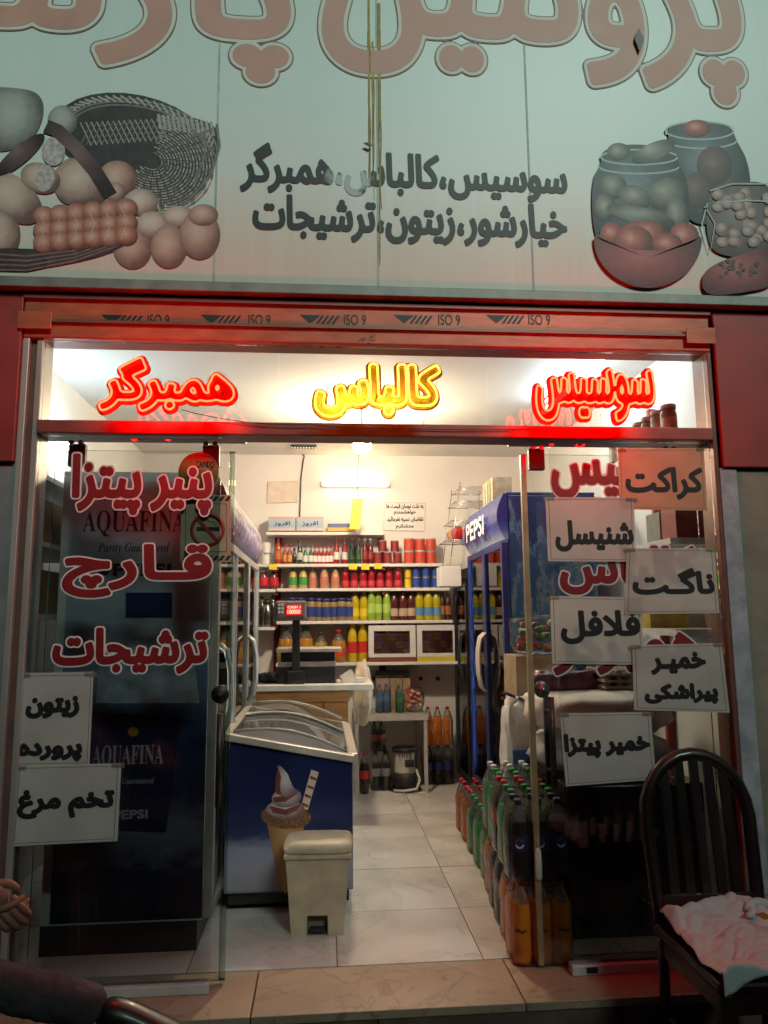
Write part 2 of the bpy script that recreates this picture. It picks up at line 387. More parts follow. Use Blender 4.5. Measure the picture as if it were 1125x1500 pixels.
# floor tiles
def marble(name, base, vein, vs, sc_=3., rough=.22):
    ma = mat(name, base, rough, var=0); nt = ma.node_tree; b = nt.nodes['Principled BSDF']
    tc = nt.nodes.new('ShaderNodeTexCoord'); oi = nt.nodes.new('ShaderNodeObjectInfo')
    ad = nt.nodes.new('ShaderNodeVectorMath'); ad.operation = 'ADD'; sc2 = nt.nodes.new('ShaderNodeVectorMath'); sc2.operation = 'SCALE'; sc2.inputs['Scale'].default_value = 7
    cb = nt.nodes.new('ShaderNodeCombineXYZ'); nt.links.new(oi.outputs['Random'], cb.inputs[0]); nt.links.new(oi.outputs['Random'], cb.inputs[1]); nt.links.new(cb.outputs[0], sc2.inputs[0])
    nt.links.new(tc.outputs['Object'], ad.inputs[0]); nt.links.new(sc2.outputs[0], ad.inputs[1])
    n = nt.nodes.new('ShaderNodeTexNoise'); n.inputs['Scale'].default_value = sc_; n.inputs['Detail'].default_value = 9; n.inputs['Distortion'].default_value = 1.1
    nt.links.new(ad.outputs[0], n.inputs['Vector'])
    r = nt.nodes.new('ShaderNodeValToRGB'); e = r.color_ramp.elements; e[0].position = .0; e[0].color = (*base, 1); e[1].position = 1; e[1].color = (*[x*.92 for x in base], 1)
    q = e.new(.485); q.color = (*base, 1); q = e.new(.5); q.color = (*vein, 1); q = e.new(.52); q.color = (*[x*.95 for x in base], 1)
    nt.links.new(n.outputs[0], r.inputs[0])
    n2 = nt.nodes.new('ShaderNodeTexNoise'); n2.inputs['Scale'].default_value = 2.2; n2.inputs['Detail'].default_value = 7; nt.links.new(tc.outputs['Object'], n2.inputs['Vector'])
    r2 = nt.nodes.new('ShaderNodeValToRGB'); r2.color_ramp.elements[0].color = (.72, .69, .66, 1); r2.color_ramp.elements[1].color = (1, 1, 1, 1); r2.color_ramp.elements[0].position = .32; r2.color_ramp.elements[1].position = .6
    nt.links.new(n2.outputs[0], r2.inputs[0])
    mx = nt.nodes.new('ShaderNodeMix'); mx.data_type = 'RGBA'; mx.blend_type = 'MULTIPLY'; mx.inputs[0].default_value = 1
    nt.links.new(r.outputs[0], mx.inputs[6]); nt.links.new(r2.outputs[0], mx.inputs[7]); nt.links.new(mx.outputs[2], b.inputs['Base Color'])
    mr = nt.nodes.new('ShaderNodeMapRange'); mr.inputs[3].default_value = rough+.2; mr.inputs[4].default_value = rough-.04; nt.links.new(n2.outputs[0], mr.inputs[0]); nt.links.new(mr.outputs[0], b.inputs['Roughness'])
    return ma
m_tile = marble('floor_tile_marble', (.70, .67, .63), (.60, .565, .53), 3., 2.0, .14)
m_slab = marble('threshold_stone', (.43, .33, .235), (.29, .205, .135), 5., 4.5, .34)
floor = struct('floor', MB().bb(XL, XR, .15, YB, -.12, -.012), mat('grout', (.22, .19, .165), .9))
ys = [.158, .71, 1.31, 1.91, 2.46, 3.06, 3.60]; xs = [XL, -1.14, -.54, .06, .66, 1.26, 1.86, XR]
for j in range(len(ys)-1):
    for i in range(len(xs)-1):
        cx, cyy = (xs[i]+xs[i+1])/2, (ys[j]+ys[j+1])/2; sx, sy = xs[i+1]-xs[i]-.004, ys[j+1]-ys[j]-.004
        obj('tile', MB().box((0, 0, 0), (sx, sy, .012)).mesh('tile', m_tile), floor, loc=(cx, cyy, -.006+random.uniform(-.0006, .0006)))
step = struct('threshold_step', MB().bb(-1.6, 2.05, -.17, .15, -.168, -.032), mat('step_riser', (.085, .06, .045), .7, var=.3, vs=12, bump=.3))
sx_ = [-1.6, -.915, -.254, .74, 1.45, 2.05]
for i in range(5):
    obj('stone_slab', MB().box((0, 0, 0), (sx_[i+1]-sx_[i]-.005, .352, .03)).mesh('stone_slab', m_slab), step, loc=((sx_[i]+sx_[i+1])/2, -.022, -.016), bevel=.003)
for i in range(4):
    obj('riser_stone', MB().box((0, 0, 0), (.9-.006, .02, .13)).mesh('riser_stone', mat('riser_stone', (.12, .085, .06), .7, var=.3, vs=9, bump=.2)), step, loc=(-1.15+i*.9, -.181, -.098))

# ================================================================== shop front: frame, panes, doors
m_alu = mat('aluminium', (.56, .52, .48), .38, .55, var=.12, vs=9, stretch=(1, 1, .2))
m_alud = mat('aluminium_dark', (.20, .10, .08), .4, .3, var=.15, vs=9)
m_rail = mat('white_rail', (.62, .64, .62), .4, .2, var=.15, vs=10)
m_film = mat('protective_film', (.46, .12, .06), .35, .15, var=.15, vs=10, bump=.06, bs=12, stretch=(1, 1, 3))  # film base reddened to carry the neon glow on the beam
m_ink = mat('black_ink', (.012, .011, .012), .5, var=0)
m_dark = mat('black_plastic', (.018, .017, .018), .4, var=.2)
m_steel = mat('steel', (.55, .55, .55), .25, .9, var=.15)
m_glass = glassy('window_glass', (.955, .97, .965))
frm = thing('door_frame', 'aluminium shopfront frame with film-covered top beam and posts', 'door frame')
mo('top_beam', MB().bb(-1.244, 1.72, -.035, .10, 2.556, 2.738), m_film, frm, bevel=.006)
mo('beam_lip', MB().bb(-1.244, 1.72, -.05, -.036, 2.62, 2.632), m_alud, frm)
mo('beam_lip', MB().bb(-1.244, 1.72, -.052, -.036, 2.722, 2.737), m_alud, frm)
mo('transom_bar', MB().bb(-1.165, 1.700, -.045, .09, 2.148, 2.205), mat('transom_metal', (.26, .085, .07), .4, .2, var=.15), frm, bevel=.006)  # bar colour has the red neon glow painted in
mo('post', MB().bb(-1.244, -1.218, -.03, .10, -.001, 2.555), m_alu, frm, bevel=.003)
mo('post', MB().bb(-1.217, -1.192, -.005, .10, -.001, 2.555), m_alud, frm, bevel=.003)
mo('post', MB().bb(-1.191, -1.166, -.02, .10, -.001, 2.555), m_alu, frm, bevel=.003)
mo('post', MB().bb(1.701, 1.721, -.03, .10, -.001, 2.555), m_alud, frm, bevel=.003)
for x in (1.66, -1.2):
    mo('corner_plate', MB().bb(x-.06, x+.075, -.058, -.053, 2.585, 2.66), m_film, frm, bevel=.002)
# printed film: triangular marks and small boxed marks
fm = MB(); P = lambda u, v: at(u, v, -.0385)
for u in (325, 470, 607, 742, 180):
    a = P(u, 468); dz = .034; x, z = a.x, a.z
    for (p, q, r_) in (((-.09, .02), (.0, .02), (-.045, -.018)),):
        fm.add([(x+p[0], -.0365, z+p[1]), (x+r_[0], -.0365, z+r_[1]), (x+q[0], -.0365, z+q[1])], [(0, 1, 2)])
    for k in range(4): fm.add([(x+.004+k*.022, -.0365, z+.02), (x-.022+k*.022, -.0365, z-.018), (x-.010+k*.022, -.0365, z-.018), (x+.016+k*.022, -.0365, z+.02)], [(0, 1, 2, 3)])
mo('film_print', fm, m_ink, frm)
ft = MB()
for u in (380, 520, 658, 790, 232): 
    p0, p1 = pxbox(u-16, 461, u+16, 476, -.0365); text_sheet(ft, 'ISO 9', p0, p1, th=.0006, cells=16)
p0, p1 = pxbox(524, 489, 550, 503, -.0365); text_sheet(ft, 'کالای خوب', p0, p1, th=.0002, cells=16)
mo('film_print', ft, m_ink, frm)
xa, xb = at(408, 560, 0).x, at(712, 560, 0).x
for n_, (a, b) in zip(('left', 'middle', 'right'), ((-1.165, xa), (xa+.003, xb), (xb+.003, 1.700))):
    tag(mo('transom_pane', MB().bb(a, b-.001, .0, .008, 2.206, 2.555), m_glass), f'clear {n_} glass pane above the transom bar behind a neon sign', 'glass pane', 'panes above the doors')
m_red = mat('red_vinyl', (.20, .006, .009), .5, var=.12, vs=5)
m_white = mat('white_vinyl', (.74, .68, .66), .5, var=.1)
def vinyl(parent, text, box, Y=-.003, th=.0085, brd=.0065, cells=60):
    p0, p1 = pxbox(*box, Y); k = (p1.z-p0.z)
    bm = MB(); f = text_sheet(bm, text, p0, p1, th=th+brd, pad=.45, cells=cells); mo('lettering_border', bm, m_white, parent)
    fm_ = MB(); text_sheet(fm_, text, p0, p1, yoff=-.0015, th=th, field=f); mo('lettering', fm_, m_red, parent)
def panel(label, x0, x1, words):
    t = thing('fixed_glass_panel', label, 'glass panel')
    mo('pane', MB().bb(x0, x1, .0, .008, .034, 2.147), m_glass, t)
    mo('bottom_rail', MB().bb(x0, x1, -.022, .03, .0, .036), m_rail, t, bevel=.003)
    for wd, bx in words: vinyl(t, wd, bx)
    return t
panel('left fixed glass panel with three lines of red lettering', -1.165, -.428, (('پنیر پیتزا', (108, 668, 308, 752)), ('قـارچ', (95, 800, 307, 872)), ('ترشیجات', (80, 922, 302, 985))))
rp = panel('right fixed glass panel with red lettering behind pasted paper notices', .975, 1.700, (('سوسیس', (810, 672, 1022, 728)), ('کالباس', (822, 802, 1018, 868)), ('همبرگر', (812, 905, 1022, 985))))
mo('sticker', MB().bb(1.03, 1.075, -.0235, -.0225, .008, .03), m_ink, rp)
def door(label, x0, x1, edge, hx, zz, strip, lock):
    t = thing('sliding_door', label, 'sliding door')
    mo('pane', MB().bb(x0, x1, .056, .064, .012, 2.10), m_glass, t)
    mo('track', MB().bb(x0-.05, x1+.05, .092, .12, 2.15, 2.19), m_alud, t)
    for x in (x0+.09, x1-.09) if edge == 'r' else (x0+.06, x1-.12):
        h = MB().bb(x-.035, x+.035, .045, .075, 2.03, 2.125); hg = mo('hanger', h, mat('hanger_brown', (.05, .022, .016), .5, var=.2), t, bevel=.003)
        for k in (-.02, .018): mo('roller', MB().lathe([(.011, 0), (.011, .012)], 12), m_steel, hg, loc=(x+k, .044, 2.128), rot=(R(90), 0, 0))
    sx_e = x1 if edge == 'r' else x0
    mo('edge_strip', MB().bb(sx_e-.012, sx_e+.012, .048, .072, .012, 2.10), strip, t, bevel=.003)
    hb = MB()
    for yy in (.022, .1): hb.tube([(hx, yy, zz), (hx, yy, zz+.36)], .0125, 10)
    for z in (zz+.06, zz+.30): hb.tube([(hx, .02, z), (hx, .1, z)], .007, 8)
    mo('handle', hb, m_dark, t)
    lk = MB().lathe([(.0, 0), (.034, 0), (.036, .006), (.03, .012), (.012, .014), (.012, .026), (.0, .028)], 20)
    mo('lock', lk, lock, t, loc=(sx_e+(-.03 if edge == 'r' else .045), .055, 1.09), rot=(R(90), 0, 0))
    return t
door('left sliding glass door pushed open in front of the drinks cooler', -1.12, -.388, 'r', -.412, .66, glassy('edge_glass', (.70, .78, .72)), m_dark)
rd = door('right sliding glass door with brass edge strip and hanging key tag', .872, 1.655, 'l', .945, .70, mat('brass_strip', (.46, .34, .20), .4, .5, var=.25, vs=9), mat('lock_metal', (.30, .30, .26), .25, .8))
kt = MB().tube([(.872, .045, .50), (.872, .043, .46)], .0015, 5); kt.lathe([(.006, 0), (.013, .01), (.014, .06), (.012, .115), (.005, .125)], 10, (.872, .042, .335), sq=(1, .4, 3))
tag(mo('key_tag', kt, mat('bone_plastic', (.55, .50, .44), .4)), 'pale key tag hanging on the brass edge of right door', 'key tag')

# ------------------------------------------------------------------ big signboard
YS = -.075
m_ban = ramp_mat('banner_print', [(0, (.64, .55, .47)), (.10, (.66, .60, .52)), (.26, (.66, .70, .66)), (.5, (.60, .68, .66)), (1, (.48, .57, .52))], 'Generated', 2, .34, 2.5, .42, stretch=(7, 1, .35))  # gradient print; its warm bottom end puts neon glow into the colour
zb, zt = 2.80, 4.75
ban = thing('shop_signboard', 'large printed shop signboard with pictures of sausages and pickles', 'signboard', (0, 0, 0))
sx4 = [-2.35, at(317, 250, YS).x, at(553, 250, YS).x, at(775, 250, YS).x, 3.0]
for a, b in zip(sx4[:-1], sx4[1:]):
    mo('sign_panel', MB().bb(a+.002, b-.002, YS, -.02, zb, zt), m_ban, ban)
    mo('seam_strip', MB().bb(a-.0045, a+.0045, YS-.0012, YS+.02, zb, zt), mat('seam', (.36, .44, .38), .6, var=.25, vs=10), ban)
mo('edge_channel', MB().bb(-2.35, 3.0, YS-.012, -.01, zb-.045, zb-.001), mat('sign_edge', (.20, .22, .20), .5, .3, var=.25, vs=12), ban, bevel=.003)
m_pr = mat('print_rose', (.50, .26, .21), .55, var=.10, vs=7); m_prl = mat('print_cream', (.58, .58, .52), .55, var=.08); m_prd = mat('print_rose_line', (.23, .12, .10), .55, var=.1)
m_blk = ramp_mat('worn_black_print', [(0, (.018, .018, .02)), (.66, (.02, .022, .024)), (.72, (.40, .46, .46)), (1, (.46, .52, .52))], 'Object', 0, 0, 4)
def worn():            # black print rubbed away around the stained seam
    nt = m_blk.node_tree; rp_ = [n for n in nt.nodes if n.type == 'VALTORGB'][0]; tc = [n for n in nt.nodes if n.type == 'TEX_COORD'][0]
    n = nt.nodes.new('ShaderNodeTexNoise'); n.inputs['Scale'].default_value = 7; n.inputs['Detail'].default_value = 5; nt.links.new(tc.outputs['Object'], n.inputs['Vector'])
    d = nt.nodes.new('ShaderNodeVectorMath'); d.operation = 'DISTANCE'; c = at(510, 262, YS); d.inputs[1].default_value = c; nt.links.new(tc.outputs['Object'], d.inputs[0])
    mr = nt.nodes.new('ShaderNodeMapRange'); mr.inputs[1].default_value = 0; mr.inputs[2].default_value = .34; mr.inputs[3].default_value = .62; mr.inputs[4].default_value = -.1; nt.links.new(d.outputs['Value'], mr.inputs[0])
    a = nt.nodes.new('ShaderNodeMath'); a.operation = 'ADD'; nt.links.new(mr.outputs[0], a.inputs[0]); nt.links.new(n.outputs[0], a.inputs[1])
    s_ = nt.nodes.new('ShaderNodeMath'); s_.operation = 'MULTIPLY'; s_.inputs[1].default_value = .72; nt.links.new(a.outputs[0], s_.inputs[0]); nt.links.new(s_.outputs[0], rp_.inputs[0])
worn()
for wd, bx in (('پروتئین', (478, -103, 1078, 134)), ('پارسا', (-150, -108, 420, 104))):
    p0, p1 = pxbox(*bx, YS); f = None; b1, b2, b3 = MB(), MB(), MB()
    f = text_sheet(b1, wd, p0, p1, yoff=-.0025, th=.042, pad=.16, cells=110); text_sheet(b2, wd, p0, p1, yoff=-.0035, th=.036, field=f); text_sheet(b3, wd, p0, p1, yoff=-.0045, th=.021, field=f)
    mo('title_outline', b1, m_prd, ban); mo('title_border', b2, m_prl, ban); mo('title_lettering', b3, m_pr, ban)
for wd, bx in (('سوسیس،کالباس،همبرگر', (354, 220, 828, 288)), ('خیارشور،زیتون،ترشیجات', (372, 294, 828, 356))):
    p0, p1 = pxbox(*bx, YS); b1 = MB(); text_sheet(b1, wd, p0, p1, yoff=-.003, th=.007, pad=.12); mo('black_lettering', b1, m_blk, ban)
# printed pictures (flat ink on the sign face)
LAY = [0]
def ink(name, pts, ma):
    LAY[0] += 1; y = YS-.0025-.00012*LAY[0]
    if 4 < len(pts) < 20:
        for _ in range(3): pts = [r_ for k, p in enumerate(pts) for r_ in ((p[0]*.75+pts[(k+1) % len(pts)][0]*.25, p[1]*.75+pts[(k+1) % len(pts)][1]*.25), (p[0]*.25+pts[(k+1) % len(pts)][0]*.75, p[1]*.25+pts[(k+1) % len(pts)][1]*.75))]
    q = [at(u, v, YS) for u, v in pts]; c = sum(q, Vector())/len(q); n = len(q); mb = MB()
    mb.add([(p.x, y, p.z) for p in q]+[(c.x, y, c.z)], [(i, (i+1) % n, n) for i in range(n)]); return mo(name, mb, ma, ban)
def ell(cx, cy_, rx, ry, rot=0, n=28, a0=0, a1=360):
    o = []
    for k in range(n):
        a = R(a0+(a1-a0)*k/(n if a1-a0 == 360 else n-1)); x, y = rx*math.cos(a), ry*math.sin(a); c, s_ = math.cos(R(rot)), math.sin(R(rot)); o.append((cx+x*c-y*s_, cy_+x*s_+y*c))
    return o
def rad(name, hi, mid, lo): return ramp_mat(name, [(0, hi), (.25, mid), (.55, lo), (.72, tuple(x*.75 for x in lo))], radial=True, rough=.5, nz=.30, ns=22)
i_egg = rad('ink_egg', (.64, .48, .40), (.50, .32, .26), (.19, .09, .075)); i_white = rad('ink_white_egg', (.70, .62, .56), (.58, .46, .40), (.24, .15, .13))
i_saus = rad('ink_sausage', (.66, .42, .33), (.48, .22, .16), (.17, .055, .04)); i_dsaus = rad('ink_dark_sausage', (.20, .13, .12), (.11, .07, .07), (.03, .022, .024))
i_pale = rad('ink_pale_meat', (.64, .52, .45), (.52, .38, .32), (.17, .10, .09)); i_cuc = rad('ink_pickle', (.38, .39, .33), (.20, .21, .18), (.045, .055, .05))
i_tom = rad('ink_tomato', (.66, .34, .28), (.40, .10, .08), (.11, .02, .02)); i_bowl = rad('ink_bowl', (.42, .14, .13), (.28, .07, .07), (.10, .02, .024))
i_jar = rad('ink_jar', (.22, .30, .32), (.09, .13, .14), (.025, .035, .04)); i_mush = rad('ink_mushroom', (.50, .42, .37), (.40, .30, .26), (.18, .11, .10))
i_choc0 = mat('ink_brown', (.12, .05, .04), .5); i_dk = mat('ink_dark', (.035, .033, .035), .5, var=.3, vs=30); i_wk1 = mat('ink_wicker_light', (.36, .35, .31), .5, var=.2, vs=40); i_wk2 = mat('ink_wicker_mid', (.17, .165, .15), .5, var=.25, vs=40)
i_cut = mat('ink_cut_meat', (.44, .40, .38), .5, var=.35, vs=60); i_glass = mat('ink_glass_light', (.36, .44, .45), .5, var=.2)
i_cream = rad('ink_cream_bowl', (.44, .45, .42), (.36, .37, .34), (.12, .12, .115))
def ribbon(name, pts, wd, ma):
    LAY[0] += 1; y = YS-.0025-.00012*LAY[0]; mb = MB(); q = [at(u, v, YS) for u, v in pts]; vs = []
    for i, p in enumerate(q):
        t = q[min(i+1, len(q)-1)]-q[max(i-1, 0)]; nrm = Vector((-t.z, 0, t.x)).normalized()*wd/2
        vs += [(p.x+nrm.x, y, p.z+nrm.z), (p.x-nrm.x, y, p.z-nrm.z)]
    mb.add(vs, [(2*i, 2*i+1, 2*i+3, 2*i+2) for i in range(len(q)-1)]); return mb
def ribbons(name, list_, wd, ma, flat=False):
    mb = MB()
    for pts in list_:
        r_ = ribbon('', pts, wd, ma); LAY[0] -= 1. if flat else .9; mb.add(r_.v, r_.f)
    if flat: LAY[0] += 1
    o = mo(name, mb, ma, ban); o['kind'] = 'stuff'; return o
# wicker basket lying open, weave of strands
ink('printed_basket', ell(195, 205, 118, 66, 12), i_dk)
ink('printed_basket', [(110, 190), (160, 150), (240, 165), (318, 180), (322, 215), (312, 260), (275, 300), (245, 305), (180, 250)], i_dk)
def dashes(cx, cy_, r0, r1, asp, rot, a0, a1, rows, n):
    A, B = [], []
    for r in range(rows):
        rr = r0+(r1-r0)*r/(rows-1); m_ = max(6, int(n*rr/r1))
        for k in range(m_):
            s_ = a0+(a1-a0)*(k+.5*(r % 2))/m_; e_ = s_+(a1-a0)/m_*.86; (A if (k+r) % 3 else B).append(ell(cx, cy_, rr, rr*asp, rot, 5, s_, e_))
    return A, B
wl, wm = dashes(222, 236, 16, 92, .80, 18, -95, 118, 17, 34)
ribbons('printed_weave', wm, .0085, i_wk2, True); ribbons('printed_weave', wl, .0062, i_wk1, True)
ribbons('printed_weave', [[(222+14*math.cos(R(a)), 236+12*math.sin(R(a))), (222+90*math.cos(R(a+12)), 236+72*math.sin(R(a+12)))] for a in range(-88, 130, 13)], .0032, i_dk, True)
ribbons('printed_weave', [ell(205, 208, 116-q*5, 60-q*4, 12, 24, 165, 350) for q in (0, 1.2, 2.4)], .009, i_wk2)
ribbons('printed_braid', [[(205+118*math.cos(R(a))*.98, 206+62*math.sin(R(a))+24*math.cos(R(a))*.9), (205+106*math.cos(R(a+7)), 206+52*math.sin(R(a+7))+22*math.cos(R(a+7)))] for a in range(172, 345, 6)], .009, i_wk1, True)
ribbons('printed_weave', [[(118+k*8, 180-k*.4), (134+k*8, 214-k*.6)] for k in range(15)], .0050, i_wk1, True); ribbons('printed_weave', [[(134+k*8, 180-k*.4), (118+k*8, 214-k*.6)] for k in range(15)], .0042, i_wk2, True)
ribbons('printed_handle', [[(232+k*7, 168+k*1.0), (236+k*7, 190+k*.9)] for k in range(12)], .013, i_wk1)
ribbons('printed_handle', [[(318, 182), (322, 215), (310, 255), (285, 285), (262, 305)], [(300, 192), (300, 230), (285, 270)], [(282, 190), (305, 215), (318, 232)], [(270, 205), (312, 190)]], .011, i_wk2)
ink('printed_bowl', [(-20, 128), (20, 129), (52, 134), (65, 150), (64, 176), (50, 204), (20, 222), (-20, 224)], i_cream)
ink('printed_bread', ell(92, 178, 22, 23), i_cream)
for cx, cy_, rx, ry, ma in ((172, 262, 28, 26, i_egg), (170, 283, 14, 15, i_egg), (207, 297, 25, 20, i_white), (195, 362, 29, 33, i_egg), (225, 330, 26, 20, i_white), (262, 318, 24, 16, i_white), (248, 362, 27, 32, i_egg), (293, 345, 30, 36, i_egg), (298, 316, 22, 16, i_egg)):
    ink('printed_egg', ell(cx, cy_, rx, ry), ma)
ink('printed_meat', [(78, 250), (110, 225), (150, 262), (160, 300), (100, 305), (80, 285)], i_pale)
for cx, cy_, rx, ry, rot, ma in ((18, 290, 52, 30, 38, i_pale), (-5, 345, 36, 38, 0, i_pale), (60, 262, 30, 22, 20, i_pale)): ink('printed_sausage', ell(cx, cy_, rx, ry, rot), ma)
ink('printed_sausage', ell(30, 228, 46, 13, -40), i_dsaus); ink('printed_cut_end', ell(79, 223, 17, 21), i_cut); ink('printed_cut_end', ell(66, 262, 14, 20, 10), i_cut)
ribbons('printed_sausage', [[(68, 186), (84, 192), (112, 218), (140, 252), (162, 288)]], .062, i_dsaus)
ink('printed_tray', [(-20, 362), (60, 368), (150, 352), (196, 330), (200, 345), (175, 368), (110, 386), (40, 397), (-20, 398)], i_dk)
ribbons('printed_tray', [[(-20, 372+k*8), (40, 376+k*7), (110, 368+k*5), (170, 350+k*4), (196, 335+k*2)] for k in range(4)], .008, mat('ink_wicker_red', (.20, .11, .10), .5, var=.3, vs=40))
for k in range(6):
    for j_, oy in enumerate((-17, 4, 22)): ink('printed_netted_sausage', ell(66+k*24, 335-k*2.2+oy, 17, 15, 10), i_saus)
ribbons('printed_net', [[(56+k*24, 312-k*2), (68+k*24, 334-k*2), (58+k*24, 362-k*2)] for k in range(6)], .004, mat('ink_net', (.50, .40, .34), .5))
# jars, tomatoes
ink('printed_jar', [(975, 195), (985, 182), (1030, 177), (1070, 186), (1076, 205), (1096, 240), (1100, 300), (1060, 330), (1000, 330), (985, 240)], i_jar)
ribbons('printed_jar_rim', [ell(1024, 193, 50, 13), ell(1026, 207, 52, 12, 0, 20, 0, 180)], .008, i_glass)
for cx, cy_, rx, ry in ((1020, 190, 20, 13), (1045, 245, 26, 30), (1020, 280, 24, 26)): ink('printed_tomato', ell(cx, cy_, rx, ry), i_tom if cy_ < 200 else rad('ink_dim_plum', (.24, .15, .14), (.14, .085, .085), (.06, .04, .045)))
ink('printed_jar', [(866, 262), (880, 242), (878, 226), (900, 214), (950, 213), (990, 226), (992, 242), (1006, 262), (1010, 330), (1000, 372), (880, 372), (866, 330)], i_jar)
ribbons('printed_jar_rim', [ell(935, 232, 56, 11), ell(935, 246, 58, 10, 0, 20, 0, 180)], .008, i_glass)
for cx, cy_, rx, ry, rot in ((905, 224, 17, 13, 0), (956, 224, 34, 13, -24), (898, 275, 20, 18, 30), (930, 290, 26, 16, 20), (975, 285, 30, 22, -25), (885, 305, 16, 20, 0), (990, 315, 16, 26, 0), (938, 318, 52, 13, 14)): ink('printed_pickle', ell(cx, cy_, rx, ry, rot), i_cuc)
ink('printed_jar', [(1035, 280), (1060, 268), (1140, 268), (1140, 382), (1050, 378), (1032, 350)], rad('ink_bean_jar', (.26, .24, .23), (.16, .13, .13), (.07, .05, .05)))
for k in range(34):
    a = random.random(); ink('printed_bean', ell(1050+random.random()*85, 283+a*84, 10, 8, random.uniform(-40, 40), 10), i_mush)
ribbons('printed_jar_rim', [[(1038, 282), (1070, 272), (1130, 272)], [(1045, 300), (1090, 296), (1135, 298)], [(1030, 305), (1045, 330), (1038, 372), (1026, 330), (1034, 300)]], .007, i_glass)
ink('printed_bowl', [(866, 342), (900, 352), (950, 356), (1000, 352), (1028, 344), (1022, 380), (1000, 408), (965, 424), (930, 424), (895, 408), (872, 380)], i_bowl)
for cx, cy_, rx, ry in ((895, 345, 18, 17), (935, 350, 30, 24), (948, 345, 26, 20), (1000, 350, 22, 22), (975, 360, 22, 16), (926, 355, 28, 22)): ink('printed_tomato', ell(cx, cy_, rx, ry), i_tom)
ink('printed_bowl', [(866, 344), (880, 356), (920, 368), (970, 370), (1010, 360), (1028, 345), (1022, 380), (1000, 408), (965, 424), (930, 424), (895, 408), (872, 380)], i_bowl)
ink('printed_scoop', [(1024, 408), (1040, 390), (1090, 372), (1140, 362), (1140, 420), (1080, 432), (1030, 436)], i_bowl)
for k in range(26): ink('printed_peppercorn', ell(1052+random.random()*56, 402+random.uniform(-9, 9)-k*.5, 3.4, 3, 0, 8), i_choc0 if k % 2 else i_dk)
# rust streak and a torn hole
m_rust = mat('rust_stain', (.34, .26, .07), .7, var=.35, vs=20)
rs = MB()
for k in range(7):
    x = at(548+random.uniform(-9, 13), 200, YS).x; z1 = zt-.3-random.random()*.6; z0 = zb+random.random()*.55; ww = random.uniform(.002, .006); vs = []
    N = 14
    for i in range(N+1):
        z = z1+(z0-z1)*i/N; dx = .006*noise.noise(Vector((k*9., z*5, 0))); q = ww*(1-.75*i/N); vs += [(x+dx-q, YS-.0040-k*.0001, z), (x+dx+q, YS-.0040-k*.0001, z)]
    rs.add(vs, [(2*i, 2*i+2, 2*i+3, 2*i+1) for i in range(N)])
mo('rust_streak', rs, m_rust, ban)['kind'] = 'stuff'
ink('torn_hole', [(930, 52), (934, 44), (937, 55), (942, 60), (938, 72), (935, 82), (931, 70), (927, 62)], m_ink)
ink('torn_hole', [(531, 214), (537, 212), (546, 217), (540, 219)], m_ink)

# ------------------------------------------------------------------ neon signs
def neon(label, text, box, tubec, es, boardc, th0):
    p0, p1 = pxbox(*box, -.23); t = thing('neon_sign', label, 'neon sign')
    f = Field(text, p1.x-p0.x, p1.z-p0.z, .30, 74); mb = MB()
    vs, fs = f.sheet(th0+.011); n = len(vs)
    mb.add([(p0.x+x, -.218, p0.z+z) for x, z in vs], fs)
    mb.add([(p0.x+x, -.210, p0.z+z) for x, z in vs], [tuple(reversed(q)) for q in fs]); mo('backing_board', mb, boardc, t)
    tb = MB(); eb = MB()
    for l in f.lines(th0):
        a = np.array(l)
        for _ in range(3): a = (np.roll(a, 1, 0)+2*a+np.roll(a, -1, 0))/4
        d = np.concatenate(([0], np.cumsum(np.linalg.norm(np.diff(np.vstack((a, a[:1])), axis=0), axis=1)))); k = max(8, int(d[-1]/.010)); 
        s_ = np.linspace(0, d[-1], k, endpoint=False); aa = np.vstack((a, a[:1])); q = np.stack([np.interp(s_, d, aa[:, c]) for c in (0, 1)], 1)
        tb.tube([(p0.x+x, -.236, p0.z+z) for x, z in q], 0.0042, 6, closed=True)
    for l in f.lines(th0+.011): eb.tube([(p0.x+x, -.216, p0.z+z) for x, z in l[::3]], .0035, 4, closed=True)
    mo('tube', tb, emis('neon_'+label[:3], tubec, es), t); mo('board_edge', eb, boardc, t)
    for x in (p0.x+.05, (p0.x+p1.x)/2, p1.x-.05): mo('spacer', MB().tube([(x, -.211, (p0.z+p1.z)/2), (x, .0, (p0.z+p1.z)/2)], .003, 5), m_steel, t)
m_nr = glassy('neon_acrylic_red', (.80, .035, .03), .1, .035, (.45, .012, .010)); m_ny = glassy('neon_acrylic_olive', (.62, .46, .10), .1, .07, (.34, .22, .02))
neon('red neon sign at the left above the door', 'همبرگر', (150, 528, 340, 600), (1, .0030, .0010), 115., m_nr, .0085)
neon('yellow neon sign in the middle above the door', 'کالباس', (465, 537, 641, 608), (1, .19, .014), 11., m_ny, .0090)
neon('orange-red neon sign at the right above the door', 'سوسیس', (787, 543, 956, 615), (1, .0032, .0010), 115., m_nr, .0070)
wire = MB(); 
def sag(a, b, s_, n=12): return [Vector(a).lerp(Vector(b), k/n)-Vector((0, 0, s_*4*(k/n)*(1-k/n))) for k in range(n+1)]
wire.tube(sag(at(265, 600, -.06), at(450, 622, -.06), .02), .002, 4); wire.tube(sag(at(455, 622, -.06), at(590, 628, -.06), .006), .002, 4); wire.tube(sag(at(640, 560, -.06), at(618, 625, -.06), .0), .0015, 4); wire.tube(sag(at(600, 628, -.055), at(800, 628, -.055), .004), .002, 4)
tag(mo('power_cord', wire, m_dark), 'thin dark cord lying along the transom under the neon signs', 'cord')

